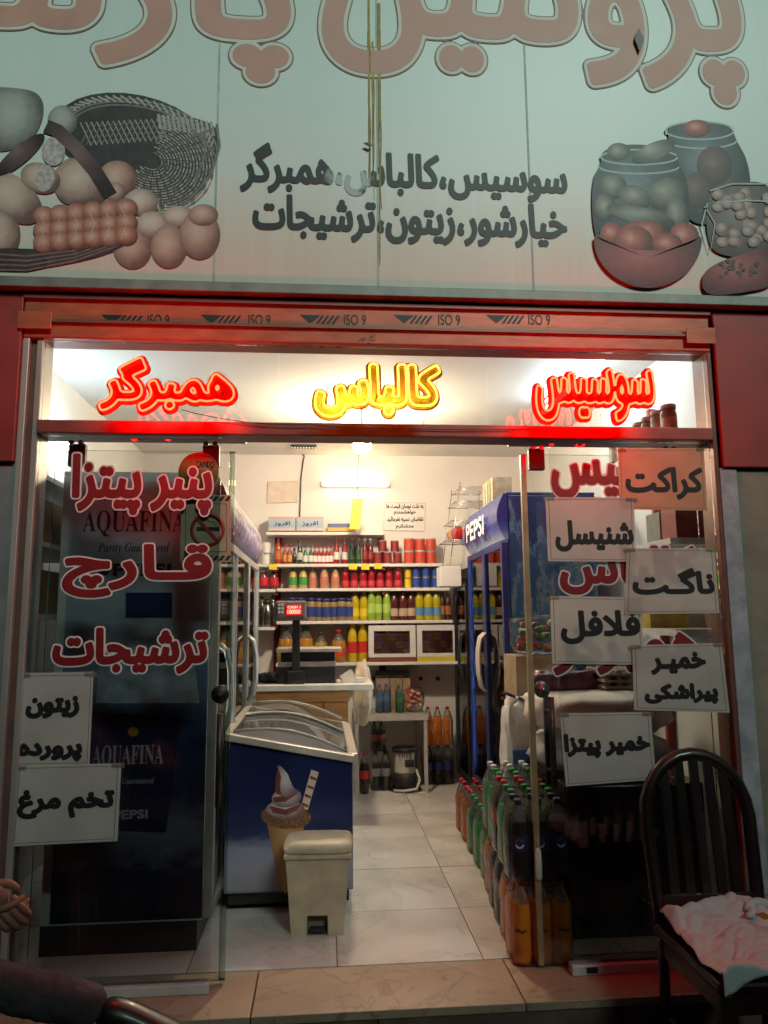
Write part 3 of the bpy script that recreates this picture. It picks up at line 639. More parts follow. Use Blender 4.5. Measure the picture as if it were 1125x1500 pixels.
# ------------------------------------------------------------------ pasted paper notices
m_paper = mat('laminated_paper', (.74, .72, .69), .35, var=.13, vs=6, bump=.35, bs=7)
def seethrough(ma, c, k):            # thin paper lets some light through from behind
    nt = ma.node_tree; b = nt.nodes['Principled BSDF']; t = nt.nodes.new('ShaderNodeBsdfTranslucent'); t.inputs[0].default_value = (*c, 1); mx = nt.nodes.new('ShaderNodeMixShader'); mx.inputs[0].default_value = k
    nt.links.new(b.outputs[0], mx.inputs[1]); nt.links.new(t.outputs[0], mx.inputs[2]); nt.links.new(mx.outputs[0], nt.nodes['Material Output'].inputs[0])
seethrough(m_paper, (.72, .66, .60), .48)
m_paper_o = mat('orange_paper', (.52, .30, .17), .4, var=.12, vs=7)
m_line = mat('grey_line', (.20, .19, .18), .6, var=0)
m_tape = glassy('clear_tape', (.93, .92, .86), .1, .12, (.7, .65, .5))
def paper(label, c4, words, Y, ma=None, cat='notice', th=.0062):
    """c4: picture corners tl, tr, br, bl"""
    t = thing('paper_notice', label, cat, group='notices pasted on the glass')
    q = [at(u, v, Y) for u, v in c4]; mo('sheet', MB().slab([q[3], q[2], q[1], q[0]], (0, .0015, 0)), ma or m_paper, t)
    cen = sum(q, Vector())/4; b = MB()
    for e_ in (0, 1):
        c_ = q[e_].lerp(cen, .06); mo('tape', MB().box((c_.x, Y-.0012, c_.z), (.05, .0008, .016), 0), m_tape, t)
    k1 = [cen+(p-cen)*.94 for p in q]; k2 = [cen+(p-cen)*.925 for p in q]
    for i in range(4):
        j_ = (i+1) % 4; b.add([tuple(p+Vector((0, -.0006, 0))) for p in (k1[i], k1[j_], k2[j_], k2[i])], [(3, 2, 1, 0)])
    mo('border_line', b, m_line, t)
    for wd, bx in words:
        p0, p1 = pxbox(*bx, Y); b = MB(); text_sheet(b, wd, p0, p1, yoff=-.0008, th=th, pad=.16); mo('lettering', b, m_ink, t)
paper('orange-topped paper notice at upper right of the right panel', [(905, 657), (1031, 656), (1036, 748), (907, 746)], [('کراکت', (918, 686, 1028, 730))], -.010, m_paper_o)
paper('paper notice below the orange one, left side of right panel, second from top', [(799, 728), (929, 729), (931, 823), (803, 822)], [('شنیسل', (815, 764, 926, 806))], -.014)
paper('paper notice nearest the right post, just under the orange notice', [(918, 803), (1046, 803), (1054, 898), (915, 900)], [('ناگـت', (928, 834, 1044, 869))], -.018)
paper('paper notice in the left column of right panel, beside the lock', [(806, 873), (939, 875), (944, 974), (809, 972)], [('فلافل', (823, 896, 936, 941))], -.014)
paper('paper notice with two lines of writing by the right post', [(926, 945), (1057, 942), (1069, 1044), (929, 1040)], [('خمیـر', (955, 957, 1032, 986)), ('پیراشکی', (946, 1003, 1050, 1030))], -.022)
paper('lowest paper notice on the right panel, above the chair back', [(820, 1045), (953, 1043), (961, 1142), (829, 1152)], [('خمیر پیتزا', (828, 1076, 950, 1108))], -.026)
paper('upper paper notice with two lines on the left panel', [(31, 986), (137, 984), (131, 1122), (22, 1124)], [('زیتون', (40, 1022, 114, 1050)), ('پرورده', (28, 1090, 118, 1114))], -.010)
paper('lower paper notice on the left panel by the seated person', [(24, 1122), (178, 1118), (172, 1232), (15, 1240)], [('تخم مرغ', (28, 1158, 165, 1196))], -.016)
# stickers
st = thing('round_sticker', 'round orange delivery sticker at top of left glass panel', 'sticker')
cst = at(291, 691, .013); mo('disc', MB().lathe([(.0, 0), (.083, 0), (.083, .001), (0, .001)], 36), mat('sticker_orange', (.46, .27, .08), .4, var=.1), st, loc=cst, rot=(R(90), 0, 0))
p0, p1 = pxbox(288, 676, 312, 685, .0115); b = MB(); text_sheet(b, 'CARNDO', p0, p1, th=.0007, cells=20); mo('lettering', b, m_ink, st)
b = MB(); b.tube([at(301+13*math.cos(a/10.), 679+11*math.sin(a/10.), .0115) for a in range(-14, 20, 2)], .0014, 4); mo('swoosh', b, m_ink, st)
ns = thing('no_smoking_sign', 'cream no-smoking sign with striped edges on left glass panel', 'sign')
q = [at(u, v, .018) for u, v in ((265, 725), (338, 725), (338, 823), (264, 823))]
mo('sheet', MB().slab([q[3], q[2], q[1], q[0]], (0, .0015, 0)), mat('sign_cream', (.40, .33, .22), .45, var=.12), ns)
def pp(u, v, o=.0168): p = at(u, v, .018); return (p.x, o, p.z)
b = MB()
for k in range(8):
    for v in (727, 814): b.add([pp(266+k*9, v+7), pp(271+k*9, v+7), pp(276+k*9, v), pp(271+k*9, v)], [(0, 1, 2, 3)])
b.tube([pp(272, 738), pp(332, 738), pp(332, 808), pp(272, 808)], .0012, 4, closed=True)
b.add([pp(288, 772), pp(322, 772), pp(322, 778), pp(288, 778)], [(3, 2, 1, 0)]); b.tube([pp(316, 770), pp(313, 764), pp(306, 765), pp(304, 759), pp(309, 757)], .0015, 4)
mo('black_print', b, m_ink, ns)
rg = MB(); rg.tube([(at(304, 776, .0155)+Vector((.064*math.cos(R(a)), 0, .064*math.sin(R(a))))) for a in range(0, 360, 12)], .007, 6, closed=True); rg.bar(at(287, 757, .0155), at(321, 795, .0155), .013, .004); mo('prohibition_ring', rg, mat('sign_red', (.34, .03, .02), .45), ns)

# ================================================================== inside: lamps
m_lampbody = mat('lamp_body', (.70, .68, .64), .5, var=.05)
def tube_lamp(label, a, b, r, c, es, base):
    t = thing('tube_lamp', label, 'lamp'); a, b = Vector(a), Vector(b)
    mo('tube', MB().tube([a, a.lerp(b, .5), b], r, 10), emis('tube_'+label[:4], c, es), t)
    d = (b-a).normalized(); bm = MB(); bm.bar(a-d*.03+Vector(base), b+d*.03+Vector(base), .05, .03); mo('fitting', bm, m_lampbody, t)
    for p in (a-d*.013, b+d*.013): mo('end_cap', MB().bar(p-d*.012+Vector(base)*.5, p+d*.012+Vector(base)*.5, .04, .05), m_lampbody, t)
p = at(475, 708, 3.53); q = at(567, 708, 3.53)
tube_lamp('warm fluorescent tube glowing on the back wall above shelves', (p.x, 3.53, p.z), (q.x, 3.53, p.z), .022, (1, .70, .38), 13, (0, .045, 0))
tube_lamp('cool white tube lamp on the left wall above the cooler', (-1.52, .72, 2.42), (-1.52, 1.62, 2.42), .018, (.66, .87, 1), 34, (-.05, 0, 0))
tube_lamp('long cool ceiling tube lamp at the right behind the neon', (1.5, .55, 2.78), (1.5, 1.75, 2.78), .018, (.68, .88, 1), 28, (0, 0, .045))
gl = thing('globe_lamp', 'small glowing globe lamp hanging from the ceiling', 'lamp', (.265, 2.0, 2.60))
mo('globe', MB().lathe([(.0, -.07), (.03, -.062), (.055, -.04), (.066, -.01), (.064, .02), (.05, .05), (.034, .06)], 18), emis('globe_glow', (1, .80, .56), 420), gl)
mo('holder', MB().lathe([(.034, .06), (.04, .07), (.04, .1), (.02, .118), (.006, .125), (.006, .279)], 14), m_lampbody, gl)
vt = thing('ceiling_vent', 'small dark slotted vent where ceiling meets back wall', 'vent'); vx = at(445, 646, 3.2)
mo('backing', MB().bb(vx.x-.11, vx.x+.11, 3.18, 3.24, 2.855, 2.878), m_dark, vt)
for k in range(9): mo('slat', MB().bb(vx.x-.105+k*.025, vx.x-.095+k*.025, 3.176, 3.242, 2.845, 2.856), m_lampbody, vt)
cb = MB().tube([at(437, 652, 3.57), at(438, 660, 3.57), at(446, 668, 3.57), at(444, 676, 3.57), at(441, 700, 3.57), at(439, 757, 3.57), at(440, 780, 3.57)], .006, 6)
tag(mo('wall_cable', cb, m_dark), 'black cable running down the back wall from the vent', 'cable')
# yellow sheet on a cord
hy = thing('yellow_fly_sheet', 'yellow sticky sheet hanging on a cord from the globe lamp', 'sheet')
q4 = [at(u, v, 3.0) for u, v in ((516, 731), (532, 731), (527, 775), (512, 775))]; mo('sheet', MB().slab([q4[3], q4[2], q4[1], q4[0]], (0, .003, 0)), mat('yellow_card', (.72, .50, .02), .5, var=.1), hy)
mo('cord', MB().tube([at(526, 655, 2.72), at(524, 690, 2.9), at(524, 733, 2.998)], .0022, 5), m_dark, hy)
# notes on the back wall
def note(label, c4, words, ma):
    t = thing('wall_note', label, 'notice'); q = [at(u, v, 3.594) for u, v in c4]; mo('border_line', MB().tube([p+Vector((0, -.001, 0)) for p in q], .0016, 4, closed=True), m_line, t); mo('sheet', MB().slab([q[3], q[2], q[1], q[0]], (0, .002, 0)), ma, t)
    for wd, bx in words:
        p0, p1 = pxbox(*bx, 3.594); b = MB(); text_sheet(b, wd, p0, p1, yoff=-.0015, th=.0016, cells=26); mo('lettering', b, m_ink, t)
note('white printed notice on the back wall right of the tube lamp', [(563, 736), (623, 737), (622, 778), (562, 777)], [('به علت نوسان قیمت ها', (566, 738, 620, 746)), ('خواهشمندم', (577, 747, 609, 755)), ('تقاضای نسیه نفرمائید', (567, 757, 620, 765)), ('متشکرم', (580, 768, 606, 775))], mat('note_paper', (.72, .70, .66), .5, var=.05))
note('faded pale notice on the back wall left of the cable', [(392, 706), (436, 705), (435, 736), (391, 737)], [], mat('note_faded', (.66, .56, .47), .6, var=.1))
for k, u in enumerate((547, 580, 616, 641)):
    c = at(u, 994, 3.595); tag(mo('wall_hook', MB().lathe([(.018, 0), (.018, .01), (.008, .016), (.008, .04), (.014, .05), (0, .052)], 10), mat('hook_navy', (.02, .03, .09), .4), loc=c, rot=(R(90), 0, 0)), f'dark hook on the back wall below the shelves, {ORD[k]}', 'hook', 'hooks under the shelves')

# ================================================================== wall shelves
m_board = mat('shelf_white', (.70, .69, .66), .45, var=.08, vs=6); m_up = mat('upright_maroon', (.14, .012, .018), .5, var=.15)
sh = thing('wall_shelving', 'white wall shelves on maroon uprights across the back wall', 'shelving')
ZS = {0: 2.115, 1: 1.838, 2: 1.627, 3: 1.348, 4: .995}
for k, (a, b) in {0: (-.5, .515), 1: (-.40, 1.10), 2: (-.40, 1.10), 3: (-.40, 1.12), 4: (-.40, 1.24)}.items():
    mo('shelf_board', MB().bb(a, b, 3.35, 3.595, ZS[k], ZS[k]+.026), m_board, sh, bevel=.003)
for k, z in enumerate((1.838, 1.622, 1.300)): mo('shelf_board', MB().bb(-.86, -.412, 3.352, 3.595, z, z+.026), m_board, sh, bevel=.003)
for x in (-.406, .52): mo('upright', MB().bb(x-.028, x+.028, 3.565, 3.598, .86, 2.14), m_up, sh)
for x in (-.406, .52):
    for k in (1, 2, 3): mo('bracket', MB().bb(x-.012, x+.012, 3.37, 3.56, ZS[k]-.03, ZS[k]-.002), m_up, sh)
for k, (u, v) in enumerate(((400, 829), (517, 829), (535, 829), (554, 828))):
    c = at(u, v, 3.345); tag(mo('price_card', MB().bb(c.x-.035, c.x+.035, 3.343, 3.346, c.z-.032, c.z+.018), mat('price_yellow', (.72, .58, .03), .6, var=.08)), f'yellow price card on the upper shelf edge, {ORD[k]}', 'price card', 'price cards')

# ------------------------------------------------------------------ bottles, jars, cans
KIND = {  # profile, fill level, cap (r, z0, z1), label band (z0, z1)
 'soda': ([(.0, .0), (.030, .0), (.038, .01), (.0415, .03), (.0415, .075), (.039, .11), (.0415, .15), (.0415, .195), (.036, .232), (.025, .268), (.0145, .29), (.0135, .305)], .222, (.0155, .296, .318), (.118, .182)),
 'slim': ([(.0, 0), (.022, 0), (.025, .006), (.025, .12), (.022, .145), (.011, .175), (.0105, .205)], .17, (.0125, .2, .218), (.04, .105)),
 'sauce': ([(.0, 0), (.020, 0), (.023, .005), (.023, .095), (.019, .115), (.0095, .14), (.0085, .17)], .15, (.0105, .165, .185), (.025, .085)),
 'mini': ([(.0, 0), (.018, 0), (.020, .005), (.020, .075), (.015, .095), (.0085, .115), (.008, .135)], .13, (.010, .132, .15), (.02, .068)),
 'squeeze': ([(.0, 0), (.030, 0), (.034, .008), (.036, .05), (.034, .09), (.026, .122), (.018, .132)], .2, (.018, .132, .14), (.028, .09)),
 'ketchup': ([(.0, 0), (.030, 0), (.033, .008), (.033, .05), (.029, .072), (.031, .09), (.031, .118), (.022, .138), (.017, .142)], .2, (.021, .142, .168), (.016, .062)),
 'oil': ([(.0, 0), (.034, 0), (.038, .01), (.038, .07), (.035, .1), (.038, .13), (.037, .165), (.026, .205), (.014, .23), (.0135, .245)], .2, (.0165, .238, .262), (.035, .10)),
 'tall': ([(.0, 0), (.036, 0), (.040, .008), (.040, .20), (.037, .225), (.030, .255), (.018, .285), (.017, .295)], .4, (.021, .288, .318), (.075, .165)),
 'jug': ([(.0, 0), (.060, 0), (.068, .012), (.070, .06), (.066, .12), (.055, .18), (.034, .222), (.022, .236), (.021, .25)], .2, (.025, .24, .27), (.05, .12)),
 'jar': ([(.0, 0), (.033, 0), (.037, .006), (.037, .12), (.033, .137), (.031, .145)], .2, (.035, .145, .168), (.03, .105)),
 'can': ([(.0, 0), (.034, 0), (.036, .004), (.036, .1), (.034, .104)], .2, None, (.008, .096)),
 'bigcan': ([(.0, 0), (.044, 0), (.046, .004), (.046, .108), (.044, .112)], .2, None, (.008, .103)),
}
m_clear = glassy('clear_plastic', (.86, .88, .86), .06, .10, (.75, .75, .72), fres=1.5)
_mc = {}
def liquid(c, r=.16):            # coloured drink in clear plastic: glossy skin, light passes through
    key = 'liquid_%d_%d_%d' % tuple(int(x*1000) for x in c)
    if key in MATS: return MATS[key]
    ma = mat(key, c, r, var=.06, vs=25, coat=.6); nt = ma.node_tree; b = nt.nodes['Principled BSDF']; out = nt.nodes['Material Output']
    if max(c) > .15:
        t = nt.nodes.new('ShaderNodeBsdfTranslucent'); t.inputs[0].default_value = (*[min(.95, x**.62) for x in c], 1); mx = nt.nodes.new('ShaderNodeMixShader'); mx.inputs[0].default_value = .22
        nt.links.new(b.outputs[0], mx.inputs[1]); nt.links.new(t.outputs[0], mx.inputs[2]); nt.links.new(mx.outputs[0], out.inputs[0])
    return ma
def bottle(name, label, cat, loc, kind, body, cap, lab, s=1., group=None, rz=0., lab2=None, root=True, parent=None, scz=1.):
    prof, fill, cp, lb = KIND[kind]
    kb = (kind, body, cap, lab, lab2)
    if kb not in _mc:
        L = [MB().lathe(prof, 14, zsplit=fill, mi2=1).mesh('body', [liquid(body), m_clear]), None, None]
        if cp:
            if kind == 'squeeze': cm = MB().lathe([(.0185, .132), (.0185, .142), (.008, .152), (.005, .172), (.0, .174)], 12)
            else: cm = MB().lathe([(cp[0], cp[1]), (cp[0]*1.02, cp[2]-.003), (cp[0]*.9, cp[2])], 12)
            L[1] = cm.mesh('cap', mat('cap_%d_%d_%d' % tuple(int(x*1000) for x in cap), cap, .4, var=.05))
        if lab:
            def rat(z):
                for (r0, z0), (r1, z1) in zip(prof[:-1], prof[1:]):
                    if z0 <= z <= z1 and z1 > z0: return r0+(r1-r0)*(z-z0)/(z1-z0)
                return prof[2][0]
            zz = sorted({lb[0], lb[1], *[z for r, z in prof if lb[0] < z < lb[1]]})
            lm = MB(); pr = [(rat(z)+.0008, z) for z in zz]; n = 14; vs = []
            for r, z in pr:
                for k in range(n): a = 2*math.pi*(k+.5)/n; vs.append((r*math.cos(a), r*math.sin(a), z))
            fs = [(j*n+k, j*n+(k+1) % n, (j+1)*n+(k+1) % n, (j+1)*n+k) for j in range(len(pr)-1) for k in range(n)]
            lm.add(vs, fs, 0, True)
            key = 'wrap_%s' % '_'.join(str(int(x*1000)) for x in (*lab, *(lab2 or lab)))
            if lab2: ml = ramp_mat(key, [(0, lab), (.46, lab), (.52, lab2), (1, lab2)], 'Object', 0, 1.3, 26, .4)
            else: ml = mat(key, lab, .4, var=.22, vs=45)
            L[2] = lm.mesh('label', ml)
        _mc[kb] = L
    L = _mc[kb]
    if parent is None: t = thing(name, label, cat, loc, rz, group)
    else:
        t = bpy.data.objects.new(name, L[0]); col.objects.link(t); t.parent = parent; t.location = loc; t.rotation_euler = (0, 0, rz)
    t.scale = (s, s, s*scz)
    if parent is None: obj('body', L[0], t)
    if L[1]: obj('cap', L[1], t)
    if L[2]: obj('label', L[2], t)
    return t
W = (.70, .68, .62); RED = (.42, .015, .018); GRN = (.03, .20, .04); BLK = (.02, .018, .018); YEL = (.70, .50, .02); COLA = (.012, .006, .005); ORA = (.92, .235, .008)
def row(shelf, us, name, desc, cat, kind, body, cap, lab, s=1., lab2=None, Y=3.43, dz=0., z=None, scz=1.):
    z0 = (ZS[shelf]+.0262 if z is None else z)+dz
    names = {0: 'top shelf', 1: 'upper shelf', 2: 'second shelf', 3: 'third shelf', 4: 'lowest shelf'}
    for k, u in enumerate(us):
        x = at(u, 850, Y).x
        lb = f'{desc}, {names[shelf]}' + (f', {ORD[k]}' if len(us) > 1 else '')
        bottle(name, lb, cat, (x, Y+random.uniform(-.012, .02), z0), kind, body, cap, lab, s*(1.1 if shelf in (2, 3) else 1.03)*random.uniform(.975, 1.02), f'{desc} group' if len(us) > 1 else None, random.uniform(0, 6), lab2, scz=scz)
# upper shelf
row(1, (389,), 'drink_can', 'lower white and red can at far left', 'can', 'can', (.6, .6, .58), W, W, .9, RED, z=1.8642)
row(1, (390,), 'drink_can', 'topmost white and red can at far left', 'can', 'can', (.6, .6, .58), W, W, .9, RED, z=1.8642+.0945)
row(1, (407,), 'sauce_bottle', 'tall orange-red hot sauce bottle', 'bottle', 'slim', (.45, .06, .01), RED, (.5, .12, .02), 1.05)
row(1, (417, 424), 'sauce_bottle', 'small red hot sauce bottle with red cap', 'bottle', 'sauce', (.36, .03, .01), RED, (.55, .25, .05), .95)
row(1, (431,), 'sauce_bottle', 'tiny dark sauce bottle', 'bottle', 'mini', BLK, BLK, None, .95)
row(1, (439,), 'sauce_bottle', 'dark green bottle with pale label', 'bottle', 'slim', (.01, .045, .02), (.02, .1, .04), (.45, .5, .42), .93)
row(1, (447, 455), 'sauce_bottle', 'small green-capped pepper sauce bottle', 'bottle', 'sauce', (.015, .10, .05), (.02, .2, .07), W, .88, GRN)
row(1, (461, 467, 473, 479, 485), 'sauce_bottle', 'small red pepper sauce bottle with pale label', 'bottle', 'sauce', (.34, .015, .012), RED, W, .86, GRN)
row(1, (493, 505), 'sauce_bottle', 'larger red sauce bottle with pale label', 'bottle', 'slim', (.34, .015, .012), RED, W, .98)
row(1, (516, 525), 'juice_bottle', 'slim clear bottle of dark green juice', 'bottle', 'slim', (.025, .06, .02), (.5, .55, .5), (.05, .12, .04), 1.02)
row(1, (535, 543), 'juice_bottle', 'slim clear bottle of dark red juice', 'bottle', 'slim', (.16, .012, .012), (.5, .5, .5), (.22, .03, .02), 1.02)
for lv in (0, 1):
    pos = ('bottom row', 'top row')[lv]
    row(1, (554, 568, 583)[lv and 0:3-lv] if lv == 0 else (561, 579), 'food_can', f'dark red food can in {pos}', 'can', 'can', (.4, .4, .4), W, (.22, .02, .02), 1.0, (.5, .46, .4), dz=lv*.1065)
    row(1, (600, 616, 632), 'food_can', f'large orange tomato can in {pos}', 'can', 'bigcan', (.5, .5, .5), W, (.50, .06, .03), 1.0, (.6, .34, .12), dz=lv*.1145)
# second shelf
row(2, (386, 401), 'ketchup_bottle', 'red-labelled flat bottle with silver cap at far left', 'bottle', 'squeeze', (.10, .02, .02), (.4, .4, .4), (.52, .02, .03), 1.05, (.45, .1, .05), z=1.6482)
row(2, (429, 444), 'mayonnaise_bottle', 'yellow mayonnaise bottle with green cap and label', 'bottle', 'squeeze', (.70, .48, .16), (.02, .22, .05), (.05, .28, .06), 1.0, (.70, .50, .18))
row(2, (458, 475, 491), 'sauce_squeeze_bottle', 'beige pink dressing bottle with pointed cap', 'bottle', 'squeeze', (.62, .34, .20), (.66, .50, .40), (.52, .18, .12), 1.0, (.62, .34, .20))
row(2, (506, 519, 532, 544, 557, 570, 583), 'ketchup_bottle', 'red ketchup bottle', 'bottle', 'ketchup', (.42, .015, .02), (.50, .10, .10), (.50, .04, .06), 1.0, (.34, .012, .02))
row(2, (598,), 'yellow_tin', 'small yellow tin beside the blue tins', 'tin', 'can', (.5, .4, .05), W, (.72, .52, .02), .8); row(2, (598,), 'yellow_tin', 'small yellow tin stacked on the yellow tin', 'tin', 'can', (.5, .4, .05), W, (.70, .48, .02), .78, dz=.085)
for lv in (0, 1): row(2, (610, 624, 638), 'tuna_tin', f'blue tin in the {("bottom", "top")[lv]} layer', 'tin', 'can', (.3, .3, .35), W, (.02, .06, .28), .93, (.10, .20, .45), dz=lv*.098, scz=.9)
row(2, (651,), 'spice_jar', 'small pale jar beside blue tins', 'jar', 'can', (.4, .3, .3), W, (.36, .25, .24), .9)
# third shelf
kt_ = thing('thermos_jug', 'black thermos jug with steel side at the left shelf end', 'jug', (at(391, 900, 3.45).x, 3.45, 1.3262))
mo('body', MB().lathe([(.0, 0), (.055, 0), (.06, .01), (.058, .12), (.045, .19), (.035, .2)], 16), mat('thermos_steel', (.20, .19, .18), .2, .9), kt_); mo('lid', MB().lathe([(.037, .2), (.037, .225), (.02, .24), (0, .242)], 14), m_dark, kt_); mo('handle', MB().tube([(.04, -.02, .2), (.085, -.03, .19), (.09, -.03, .1), (.056, -.02, .05)], .008, 7), m_dark, kt_)
row(3, (384,), 'black_flask', 'black flask at far left', 'flask', 'oil', BLK, BLK, None, .9, z=1.3262); row(3, (400,), 'black_flask', 'black flask right of the thermos', 'flask', 'oil', BLK, BLK, None, .92, z=1.3262)
row(3, (456, 467, 478, 489, 500, 511), 'mustard_jar', 'grain jar with navy label and lid', 'jar', 'jar', (.36, .26, .10), (.02, .03, .12), (.03, .05, .20), 1.05, (.45, .36, .18))
row(3, (428, 440), 'mustard_jar', 'navy-lidded jar behind the scale display', 'jar', 'jar', (.30, .22, .10), (.02, .03, .12), (.03, .05, .20), 1.1)
row(3, (520, 533), 'juice_bottle', 'yellow lemon juice bottle with green cap', 'bottle', 'oil', (.60, .46, .02), (.10, .35, .04), (.66, .52, .03), .96, (.10, .25, .35))
row(3, (544, 554, 566), 'lime_bottle', 'pale lime green bottle with green cap', 'bottle', 'tall', (.34, .52, .06), (.30, .50, .05), (.42, .60, .12), .80, (.05, .22, .05))
row(3, (577, 590, 602), 'vinegar_bottle', 'dark brown syrup bottle with cream label', 'bottle', 'oil', (.085, .016, .012), (.10, .03, .02), (.46, .36, .26), .95, (.09, .02, .02))
row(3, (614, 627, 639), 'juice_bottle', 'bright yellow bottle with yellow-green cap', 'bottle', 'oil', (.58, .50, .02), (.20, .40, .04), (.10, .25, .45), 1.0, (.66, .56, .04))
row(3, (648, 656), 'sauce_bottle', 'thin dark brown sauce bottle', 'bottle', 'slim', (.05, .014, .01), (.5, .2, .03), (.30, .12, .05), 1.05)
# lowest shelf
row(4, (420, 448), 'oil_jug', 'large amber cooking oil jug behind the scale', 'jug', 'jug', (.48, .22, .02), (.03, .14, .05), (.52, .30, .05), 1.1, (.5, .12, .03))
row(4, (470,), 'oil_jug', 'golden oil jug with round green label', 'jug', 'jug', (.42, .28, .03), (.02, .07, .04), (.48, .40, .10), .92, (.10, .20, .06)); row(4, (496,), 'oil_jug', 'oil jug with red cap and red sticker', 'jug', 'jug', (.46, .22, .03), RED, (.5, .06, .03), 1.02, (.48, .30, .04))
row(4, (516, 531), 'oil_bottle', 'bright yellow oil bottle with red label', 'bottle', 'tall', (.72, .52, .02), (.74, .54, .02), (.52, .03, .03), 1.03, (.70, .50, .04))
# windowed cartons
m_card = mat('white_card', (.66, .65, .64), .6, var=.06)
def carton(label, u0, u1, strip):
    a, b = at(u0, 950, 3.36).x, at(u1, 950, 3.36).x; z = ZS[4]+.0265; h = .31; t = thing('snack_carton', label, 'carton', ((a+b)/2, 3.36, z)); w_ = (b-a)/2
    fm = MB()
    for x0, x1, z0, z1 in ((-w_, w_, .04, .07), (-w_, w_, .262, h), (-w_, -w_+.045, .07, .262), (w_-.05, w_, .07, .262)): fm.bb(x0, x1, .0, .012, z0, z1)
    fm.bb(-w_, w_, .012, .2, h-.008, h); fm.bb(-w_, -w_+.008, .012, .2, .04, h-.008); fm.bb(w_-.008, w_, .012, .2, .04, h-.008); mo('carton_body', fm, m_card, t)
    mo('base_strip', MB().bb(-w_, w_, -.002, .2, .0, .039), strip, t); mo('window', MB().bb(-w_+.045, w_-.05, .004, .006, .07, .262), glassy('window_film', (.9, .9, .9), .05), t)
    for i in range(5):
        for j in range(3): 
            wr = lump(.044, .02, .034, .25, i*3+j, 14, 8, 4.); mo('wrapped_snack', wr, mat(('wrap_brown', 'wrap_orange', 'wrap_purple')[(i+j) % 3], ((.60, .34, .20), (.78, .55, .34), (.52, .34, .52))[(i+j) % 3], .3, var=.4, vs=40), t, loc=(-w_+.075+i*(2*w_-.15)/4, .030, .045+j*.066))
carton('white carton with window of wrapped snacks, left one on lowest shelf', 540, 609, mat('strip_brown', (.16, .05, .03), .6)); carton('white carton with window of dark sweets, right one on lowest shelf', 611, 672, mat('strip_yellow', (.6, .46, .02), .6))
# cartons on the top shelf
def box_thing(label, u0, u1, v0, v1, Y, dep, ma, lines=None, cat='box', name='cardboard_box'):
    a, b = at(u0, v1, Y), at(u1, v0, Y); t = thing(name, label, cat); mo('box', MB().bb(a.x, b.x, Y, Y+dep, a.z, b.z), ma, t, bevel=.003)
    return t, a, b
m_bx = ramp_mat('box_print', [(0, (.30, .10, .08)), (.12, (.50, .48, .46)), (.3, (.30, .38, .46)), (.8, (.36, .44, .50)), (.9, (.5, .36, .30))], 'Generated', 2, .22, 30, .5)
for k, (u0, u1) in enumerate(((393, 433), (434, 474))):
    t, a, b = box_thing(f'pale blue printed carton on the top shelf, {("left", "right")[k]} of the pair', u0, u1, 757, 778.3, 3.40, .15, m_bx)
    bb_ = MB(); text_sheet(bb_, 'افروز', Vector((a.x+.05, 3.398, a.z+.045)), Vector((b.x-.05, 3.398, b.z-.04)), th=.002, cells=26); mo('lettering', bb_, mat('ink_navy', (.03, .05, .16), .5), t)
box_thing('flat blue and yellow packet lying on the top shelf', 480, 521, 767, 778.3, 3.40, .14, ramp_mat('packet_print', [(0, (.50, .30, .03)), (.45, (.5, .3, .05)), (.55, (.03, .05, .18)), (1, (.03, .04, .14))], 'Generated', 2, .4, 12, .4), name='food_packet', cat='packet')

# ================================================================== drinks coolers
NTH = ['first', 'second', 'third', 'fourth', 'fifth', 'sixth', 'seventh', 'eighth', 'ninth', 'tenth', 'eleventh', 'twelfth', 'thirteenth']
def cooler_bottles(xc, y0, y1, zs, cols, label, group, kind='oil', s=.8, n=9):
    k = 0
    for lev, z in enumerate(zs):
        c = cols[k % len(cols)]; k += 1
        for i in range(n):
            cc = c[i*len(c)//n]
            prof, fill, cp, lb = KIND[kind]; key = ('cb', kind, cc)
            if key not in _mc: _mc[key] = MB().lathe(prof[:-1]+[(cp[0], cp[1]), (cp[0], cp[2]), (0, cp[2])], 10).mesh('cooled_bottle', liquid(cc))
            o = obj('cooled_bottle', _mc[key], loc=(xc+random.uniform(-.01, .01), y0+(y1-y0)*(i+.5)/n, z)); o.scale = (s, s, s); tag(o, f'{label}, {("lowest", "second", "middle", "fourth", "top")[lev]} shelf, {NTH[i]} from front', 'bottle', group)
